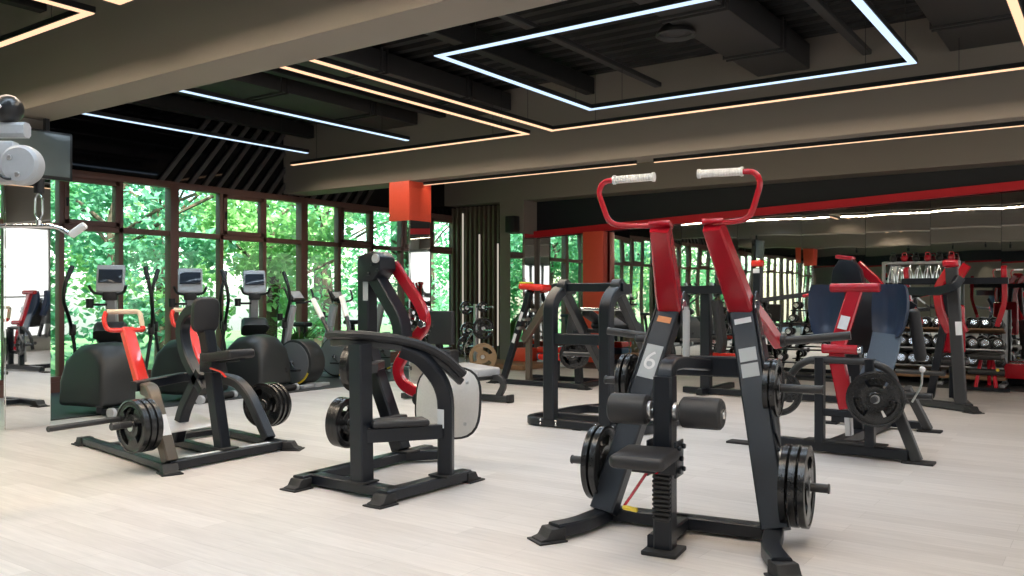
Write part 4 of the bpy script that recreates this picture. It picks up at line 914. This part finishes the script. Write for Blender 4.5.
for z in (.35,.62,.93): RK.part('shelf',MB().box((-2.4,14.76,z-.095),(2.0,.34,.025),rot=euler((R(-12),0,0)),bev=.005),SILVER if z<.9 else WOOD)
RK.part('wood_base',MB().box((-2.4,14.72,.135),(2.05,.42,.05),bev=.006),WOOD)
tn=['bottom','middle','top']
for ti,z in enumerate((.36,.63,.94)):
    n=12; sc=(1.28,1.1,.92)[ti]
    for k in range(n):
        x=-3.30+k*1.83/(n-1); lb='%s dumbbell from the left on the %s tier of the long rack'%(ORD[k],tn[ti])
        if first: DB.location=(x,14.75,z); DB.scale=(sc,)*3; DB['label']=lb; DB['group']='dumbbells on the long rack'; DB.rotation_euler=(R(-12),0,0); first=False
        else: copy_tree(DB,(x,14.75,z+random.uniform(-.004,.004)),rot=(R(-12),0,random.uniform(-.06,.06)),label=lb,group='dumbbells on the long rack',scale=(sc*.98,)*3 if k%2 else (sc,)*3)
for tx,tl_,wh,gp_ in ((-4.30,'upright dark tower rack of small dumbbells against the mirror, left of the press machine','right-hand','dumbbells on the right tower rack'),(-5.55,'upright dark tower rack of small dumbbells against the mirror, behind the T-shaped frame','left-hand','dumbbells on the left tower rack')):
    AF=Thing('dumbbell_tower',tl_,'dumbbell rack',(tx,14.7,0))
    for s in (-1,1):
        f=MB()
        for t_ in (-1,1): f.rt([(tx+s*.48,14.75+t_*.05,.03),(tx+s*.20,14.75,1.25)],.05,.05,up=(0,1,0))
        AF.part('side_rail',f,FRAME)
    AF.part('base_plate',MB().box((tx,14.75,.03),(1.1,.5,.05),bev=.006),FRAME)
    f=MB()
    for k in range(5): z=.30+k*.22; f.box((tx,14.68,z-.06),(1.05-.14*k,.22,.02),bev=.004)
    AF.part('cradle',f,FRAME)
    for k in range(5):
        z=.32+k*.22; w=.40-.065*k
        for s,nm in ((-1,'left'),(1,'right')):
            copy_tree(DB,(tx+s*w,14.66,z+.01),rot=(0,0,0),label='%s dumbbell on the %s cradle from the floor of the %s tower rack'%(nm,ORD[k],wh),group=gp_,scale=(.85,)*3)
# attachment frame with chrome handles above the long rack
AT=Thing('attachment_rack','grey wall rack hung with chrome cable handles above the long dumbbell rack','storage rack',(-2.6,14.95,1.2))
f=MB(); 
for x in (-3.15,-2.05): f.rt([(x,14.98,1.15),(x,14.98,1.92)],.05,.05,up=(1,0,0))
f.rt([(-3.15,14.98,1.90),(-2.05,14.98,1.90)],.05,.05); f.rt([(-3.15,14.98,1.6),(-2.05,14.98,1.6)],.04,.04); AT.part('rack_frame',f,SILVER)
f=MB()
for k in range(7): f.cyl((-3.02+k*.14,14.98,1.865),(-3.02+k*.14,14.87,1.855),.008,8)
AT.part('peg',f,CHROME)
for k in range(7):
    x=-3.02+k*.14
    o=bld('triangle_attachment',MB().tube([(x,14.9,1.86),(x-.035,14.9,1.72),(x-.05,14.9,1.56),(x+.05,14.9,1.56),(x+.035,14.9,1.72),(x,14.9,1.86)],.011,.03,8),CHROME); tag(o,'%s chrome cable handle from the left on the grey attachment rack'%ORD[k],'cable handle','cable handles on the attachment rack')
for k in range(6):
    x=-3.0+k*.17; o=bld('kettlebell',MB().sphere((x,14.95,1.97),.055).tube([(x-.035,14.95,2.0),(x-.03,14.95,2.06),(x+.03,14.95,2.06),(x+.035,14.95,2.0)],.009,.02,8),RED if k%2 else DUMBR); tag(o,'%s small kettlebell from the left on top of the attachment rack'%ORD[k],'kettlebell','kettlebells on the attachment rack')
# adjustable bench and red plinth
BN=Thing('adjustable_bench','black adjustable bench with red frame on the rubber floor, right of the grey machine post','bench',(-1.55,14.05,0))
BN.part('seat_pad',MB().box((-1.55,14.05,.50),(.40,.62,.08),bev=.03,seg=3),UPH); f=MB(); f.rt([(-1.68,13.85,.05),(-1.62,13.95,.46)],.05,.05,up=(1,0,0)); f.rt([(-1.42,13.85,.05),(-1.48,13.95,.46)],.05,.05,up=(1,0,0)); f.rt([(-1.55,14.25,.05),(-1.55,14.2,.46)],.05,.05,up=(1,0,0)); f.rt([(-1.68,13.9,.26),(-1.42,13.9,.26)],.05,.05); BN.part('red_frame',f,RED)
f=MB(); f.rt([(-1.85,13.85,.04),(-1.25,13.85,.04)],.05,.08); f.rt([(-1.55,13.85,.04),(-1.55,14.4,.04)],.05,.08); BN.part('base_frame',f,FRAME); BN.part('foot_roller',MB().cyl((-1.78,13.87,.28),(-1.32,13.87,.28),.045),UPH)
BN.part('yellow_knob',MB().cyl((-1.40,13.84,.32),(-1.40,13.80,.32),.022),YEL)
o=bld('plyo_box',MB().box((-.75,14.85,.25),(1.3,.45,.22),bev=.012),RED); tag(o,'low red wooden jump box standing against the mirror at right edge','plyo box')

# ================================================================== cardio row
def elliptical(label,loc,rz):
    t=Thing('elliptical_trainer',label,'elliptical trainer',loc,rz,'elliptical trainers along the windows',local=True)
    # +x faces the room, housing at the room end
    HR=Matrix.Rotation(R(50),3,'Z')
    h=MB(); prof=[(-.36,.10),(-.36,.40),(-.30,.64),(-.16,.77),(.04,.80),(.20,.75),(.30,.62),(.34,.40),(.35,.10)]
    NW=7; vs=[];fs=[]
    for j in range(NW):
        u=j/(NW-1)*2-1; wsc=1-.10*u**4
        for (x,z) in prof:
            wy=.35-.07*max(0,(z-.1)/.7)**2
            vs.append((x*(wsc),u*wy,.10+(z-.10)*wsc))
    n=len(prof)
    for j in range(NW-1):
        for i in range(n): k=(i+1)%n; fs.append([j*n+i,j*n+k,(j+1)*n+k,(j+1)*n+i])
    fs.append(list(range(n))[::-1]); fs.append([(NW-1)*n+i for i in range(n)])
    bm=bmesh.new(); bv=[bm.verts.new(v) for v in vs]; [bm.faces.new([bv[i] for i in f]) for f in fs]; bmesh.ops.recalc_face_normals(bm,faces=bm.faces)
    bmesh.ops.bevel(bm,geom=[e for e in bm.edges if e.calc_face_angle(0)>.7],offset=.05,segments=4,profile=.5,affect='EDGES'); bmesh.ops.rotate(bm,verts=bm.verts,matrix=HR); h.bm(bm); t.part('flywheel_housing',h,DKPLAST)
    b=MB(); b.rt([HR@V((.30,-.30,.05)),HR@V((.30,.30,.05))],.07,.09); b.rt([(.3,0,.06),(-1.35,0,.06)],.07,.12); b.rt([(-1.3,-.3,.05),(-1.3,.3,.05)],.06,.08); t.part('base_frame',b,FRAME)
    w=MB(); w.cyl(HR@V((.40,-.33,.05)),HR@V((.40,-.28,.05)),.055); w.cyl(HR@V((.40,.28,.05)),HR@V((.40,.33,.05)),.055); t.part('transport_wheel',w,LTPLAST); t.part('rear_roller',MB().cyl(HR@V((.40,-.28,.055)),HR@V((.40,.28,.055)),.042),RUBBER)
    t.part('console_mast',MB().rt([(-.75,0,.1),(-.66,0,.9),(-.48,0,1.32)],.12,.14,up=(0,1,0),r=.2,ch=.02),LTPLAST)
    t.part('mast_shroud',MB().rt([(-.62,0,.80),(-.46,0,.98),(-.30,0,.86)],.34,.14,up=(0,1,0),r=.12,ch=.03),DKPLAST)
    c=MB(); c.box((-.44,0,1.52),(.07,.30,.36),rot=euler((0,R(-24),0)),bev=.02,seg=3); cs=t.part('console',c,LTPLAST)
    c=MB(); c.box((-.405,0,1.56),(.02,.25,.17),rot=euler((0,R(-24),0)),bev=.004); t.part('screen',c,SCREEN,None,cs)
    c=MB(); c.box((-.375,0,1.42),(.02,.22,.09),rot=euler((0,R(-24),0)),bev=.004); t.part('keypad',c,LTPLAST,None,cs)
    c=MB(); c.tube([(-.38,-.06,1.34),(-.21,-.16,1.36),(-.14,-.19,1.44)],.016,.05,8); c.tube([(-.38,.06,1.34),(-.21,.16,1.36),(-.14,.19,1.44)],.016,.05,8); c.box((-.38,0,1.32),(.1,.16,.1),bev=.02); t.part('fixed_handle',c,BLACKP)
    c=MB(); c.lathe([(.04,0),(.045,.11),(.04,.11),(.036,.01),(.001,.01)],(-.44,-.22,1.18),(0,0,1),16); c.box((-.45,-.12,1.22),(.05,.16,.03),bev=.006); t.part('bottle_holder',c,BLACKP)
    for s in (-1,1):
        a=MB(); a.tube([(-.30,s*.38,1.66),(-.14,s*.43,1.46),(-.20,s*.46,1.28),(-.52,s*.44,1.05),(-.62,s*.42,.85),(-.55,s*.36,.42)],.021,.12,10,6); a.box((-.60,s*.42,.92),(.09,.07,.14),bev=.02); ar=t.part('swing_arm',a,BLACKP)
        t.part('arm_grip',MB().tube([(-.302,s*.38,1.662),(-.19,s*.415,1.52)],.026,0,12),RUBBER,None,ar)
        a=MB(); a.rt([(-.55,s*.34,.42),(.1,s*.36,.30)],.06,.06,up=(0,1,0)); a.box((-.30,s*.30,.40),(.40,.17,.05),bev=.015); a.box((-.30,s*.30,.44),(.38,.02,.05),bev=.005); t.part('pedal',a,RUBBER)
    return t
E1=elliptical('dark elliptical trainer at the left, nearest of three, beside the mirrored column',(-9.70,5.46,0),R(-36))
E1.o.scale=(1.06,1.06,1.03)
E2=copy_tree(E1.o,(-9.95,6.75,0),R(-34),'middle elliptical trainer, half hidden behind the row machine')
E3=copy_tree(E1.o,(-10.0,7.85,0),R(-34),'elliptical trainer between the row machine and the disc-sided bikes')
def bike(label,loc,rz):
    t=Thing('exercise_bike',label,'exercise bike',loc,rz,'disc-sided bikes along the windows',local=True)
    t.part('flywheel_housing',MB().lathe([(.29,-.17),(.335,-.155),(.345,-.13),(.345,.13),(.335,.155),(.29,.17)],(0,0,.37),(0,1,0),48),DKPLAST)
    d=MB(); d.lathe([(.001,-.001),(.30,0),(.305,.006),(.30,.012),(.03,.016),(.001,.016)],(0,-.168,.37),(0,-1,0),44); dd=t.part('side_disc',d,GRPLAST,'grey round side disc')
    t.part('crank_hub',MB().lathe([(.03,0),(.035,.02),(.02,.04)],(0,-.184,.37),(0,-1,0),16),BLACKP,None,dd)
    a=MB(); P=[V((.32*math.cos(x),-.172,.37+.32*math.sin(x))) for x in [R(-75+6*k) for k in range(9)]]; a.rt(P,.008,.03,up=(0,1,0)); t.part('accent_stripe',a,YEL,'short yellow accent')
    b=MB(); b.rt([(.35,0,.04),(-1.1,0,.04)],.06,.14); b.box((.25,0,.03),(.14,.6,.05),bev=.015); b.box((-1.0,0,.03),(.14,.6,.05),bev=.015); t.part('base_frame',b,LTPLAST)
    t.part('console_mast',MB().rt([(-.34,0,.1),(-.30,0,.66),(-.16,0,1.22)],.11,.12,up=(0,1,0),r=.2,ch=.025),LTPLAST)
    c=MB(); c.box((-.10,0,1.36),(.06,.28,.20),rot=euler((0,R(-40),0)),bev=.02,seg=3); cs=t.part('console',c,BLACKP); t.part('screen',MB().box((-.075,0,1.385),(.012,.22,.13),rot=euler((0,R(-40),0)),bev=.003),LTPLAST,None,cs)
    for s in (-1,1): t.part('handlebar',MB().tube([(-.14,s*.05,1.26),(-.05,s*.18,1.27),(.02,s*.27,1.30),(-.02,s*.29,1.42),(-.05,s*.29,1.47)],.017,.06,10),BLACKP)
    c=MB(); c.lathe([(.04,0),(.045,.1),(.04,.1),(.036,.01),(.001,.01)],(-.28,-.14,1.0),(0,0,1),14); c.box((-.28,-.08,1.02),(.05,.1,.03),bev=.005); t.part('bottle_holder',c,BLACKP)
    t.part('seat_post',MB().rt([(-.72,0,.08),(-.84,0,.84)],.06,.09,up=(0,1,0)),FRAME); t.part('saddle',MB().box((-.84,0,.88),(.28,.22,.08),bev=.035,seg=3),UPH)
    for s in (-1,1): t.part('pedal',MB().box((-.02-.14*s,s*.29,.37+.1*s),(.2,.1,.03),bev=.01).cyl((0,s*.19,.37),(0,s*.24,.37),.02).rt([(0,s*.22,.37),(-.02-.14*s,s*.25,.37+.1*s)],.02,.03,up=(0,1,0)),BLACKP)
    return t
B1=bike('nearer exercise bike with grey disc side, before the thick window post',(-10.08,8.72,0),R(8))
copy_tree(B1.o,(-10.6,10.05,0),R(8),'second exercise bike, partly behind the grey disc-sided one')
copy_tree(B1.o,(-10.9,11.5,0),R(8),'farthest exercise bike, glimpsed beyond the mast of the standing glute machine')
# plant
def plant(label,x,y,h,seed):
    rnd=random.Random(seed); t=Thing('potted_plant',label,'potted plant',(x,y,0)); t.part('pot',MB().lathe([(.001,0.012),(.12,.012),(.16,.36),(.15,.36),(.14,.32),(.001,.32)],(x,y,0),(0,0,1),24),POT)
    lf=MB()
    for k in range(46):
        a=rnd.uniform(0,6.28); L=rnd.uniform(.4,.7)*h; o=V((x,y,.32)); d=V((math.cos(a),math.sin(a),0)); s=V((-d.y,d.x,0)); pts=[]
        for i in range(7):
            f=i/6; pts.append(o+d*(L*.75*f**1.3)+V((0,0,L*(f*1.3-.55*f*f*rnd.uniform(.9,1.3)))))
        vs=[];fs=[]
        for i,p in enumerate(pts):
            w=.022*(1-(i/6)**2)+.001; vs+=[p-s*w,p+V((0,0,-.006)),p+s*w]
        for i in range(6): fs+=[[3*i,3*i+1,3*i+4,3*i+3],[3*i+1,3*i+2,3*i+5,3*i+4]]
        lf.add(vs,fs)
    t.part('foliage',lf,GREEND); return t
plant('spiky green potted plant between the bikes and the window post',-11.3,9.75,1.25,4)
plant('spiky green potted plant at the far end of the window wall, seen in the mirror',-11.5,13.2,1.4,9)

# ================================================================== cable machine, top left, and screen
TC=Thing('cable_machine','silver cable column with white pulley cover and straight pull bar, cut by the left edge','gym machine',(-6.35,2.62,0))
def PX(px,py,Z):
    u=(px-512)/858*Z; s,c=math.sin(YAW),math.cos(YAW); return V((-s*Z+c*u,c*Z+s*u,HC-(py-297)/858*Z))
cpx=PX(-24,297,5.2); cx,cy=cpx.x,cpx.y
TC.o.location=(cx,cy,0); TC.inv=Matrix.Translation(V((-cx,-cy,0)))
TC.part('column',MB().rt([(cx,cy,.06),(cx,cy,2.36)],.16,.16,up=(.816,.578,0),ch=.02),SILVER); b=MB(); b.rt([(cx-.6,cy,.04),(cx+.04,cy,.04)],.06,.1); b.rt([(cx,cy-.6,.04),(cx,cy+.05,.04)],.06,.1); TC.part('base_frame',b,SILVER)
dirv=V((.816,.578,0)); fwd=V((-.578,.816,0))
pc=PX(28,167,5.2)
TC.part('top_arm',MB().rt([V((cx,cy,2.36))-dirv*.1,V((cx,cy,2.36))+dirv*.31],.09,.085,ch=.02),LTPLAST)
TC.part('cover_bracket',MB().box(V((cx,cy,2.16))+dirv*.155-fwd*.02,(.22,.10,.26),rot=frame(dirv,fwd),bev=.03),LTPLAST)
TC.part('pulley_cover',MB().lathe([(.10,-.05),(.118,-.035),(.122,0),(.118,.035),(.10,.05)],pc-fwd*.06,-fwd,36),LTPLAST,'pale round pulley cover')
TC.part('side_hook',MB().tube([V((cx,cy,2.31))+dirv*.17-fwd*.12,V((cx,cy,2.10))+dirv*.17-fwd*.12,V((cx,cy,2.05))+dirv*.25-fwd*.12,V((cx,cy,2.05))+dirv*.28-fwd*.12],.008,.04,8),BLACKP)
q=MB()
for dx,dz in ((-.05,.04),(-.0,-.06)): q.cyl(pc+dirv*dx+V((0,0,dz))-fwd*.108,pc+dirv*dx+V((0,0,dz))-fwd*.118,.016,10)
TC.part('cover_bolt',q,STEEL)
k0=PX(39,182,5.2); kb=PX(39,226,5.2)
q=MB(); q.cyl(k0+V((0,0,.02)),k0-V((0,0,.07)),.03,14); TC.part('cable_stop',q,RUBBER)
h=k0.z-.06; kz=kb.z+.03; q=MB(); q.tube([V((k0.x,k0.y,h)),V((k0.x,k0.y,h-.04))+dirv*.022,V((k0.x,k0.y,kz+.04))+dirv*.022,V((k0.x,k0.y,kz)),V((k0.x,k0.y,kz+.04))-dirv*.022,V((k0.x,k0.y,h-.04))-dirv*.022,V((k0.x,k0.y,h))],.007,.015,8); TC.part('carabiner',q,CHROME)
pb=Thing('pull_bar','silver pull-down bar with angled end hanging from the carabiner at upper left','pull bar',(kb.x,kb.y,kb.z))
q=MB(); q.tube([kb-dirv*.50,kb+dirv*.10,PX(72,235,5.2)],.014,.04,10); q.cyl(kb,kb+V((0,0,.04)),.018,10); pb.part('bar',q,CHROME)
pb.part('grip',MB().cyl(PX(71,235,5.2),PX(85,225,5.2),.024,14),WHITE)
bc=PX(8,103,5.2); bl=MB().sphere((0,0,0),.088,u=32,v=20); o=bld('medicine_ball',bl,BLACKP); o.location=(bc.x,bc.y,2.40+.087)
tag(o,'black ball resting on top of the cable column at the upper left edge','ball'); bld('valve',MB().sphere(-fwd*.088+V((0,0,.0)),.012),WHITE,o)
# wall screen on the near column
tv=Thing('wall_screen','switched-off flat screen with dark frame on the near mirrored column','screen',(-9.05,4.6,2.55))
tv.part('screen_body',MB().box((-9.06,4.32,2.82),(.05,.80,.50),bev=.008),BLACKP); tv.part('display',MB().box((-9.032,4.32,2.825),(.008,.74,.44),bev=.001),TVSCR)
q=MB(); q.box((-9.12,4.45,2.95),(.14,.08,.08),bev=.01); q.rt([(-9.10,4.48,3.0),(-9.10,4.48,3.2)],.05,.05,up=(1,0,0)); tv.part('bracket',q,BLACKP)

# ------------------------------------------------------------------ daylight
w=bpy.data.worlds.new('sky'); scn.world=w; w.use_nodes=True; nt=w.node_tree; bg=nt.nodes['Background']
sky=nt.nodes.new('ShaderNodeTexSky'); sky.sky_type='NISHITA'; sky.sun_disc=False; sky.sun_elevation=R(50); sky.sun_rotation=R(150); sky.dust_density=2.
nt.links.new(sky.outputs[0],bg.inputs['Color']); bg.inputs['Strength'].default_value=1.0
sl=bpy.data.lights.new('sun','SUN'); sl.energy=19; sl.angle=R(2); sl.color=(1,.96,.88); so=bpy.data.objects.new('sun',sl); COL.objects.link(so)
so.rotation_euler=(-V((.55,-.30,.75))).to_track_quat('-Z','Y').to_euler()
scn.view_settings.view_transform='Standard'; scn.view_settings.look='None'; scn.view_settings.gamma=1; scn.view_settings.use_curve_mapping=False
scn.view_settings.exposure=0.
scn.cycles.use_denoising=True; scn.cycles.max_bounces=8; scn.cycles.diffuse_bounces=4; scn.cycles.glossy_bounces=5; scn.cycles.transparent_max_bounces=12; scn.cycles.caustics_reflective=False; scn.cycles.caustics_refractive=False
scn.cycles.sample_clamp_indirect=8
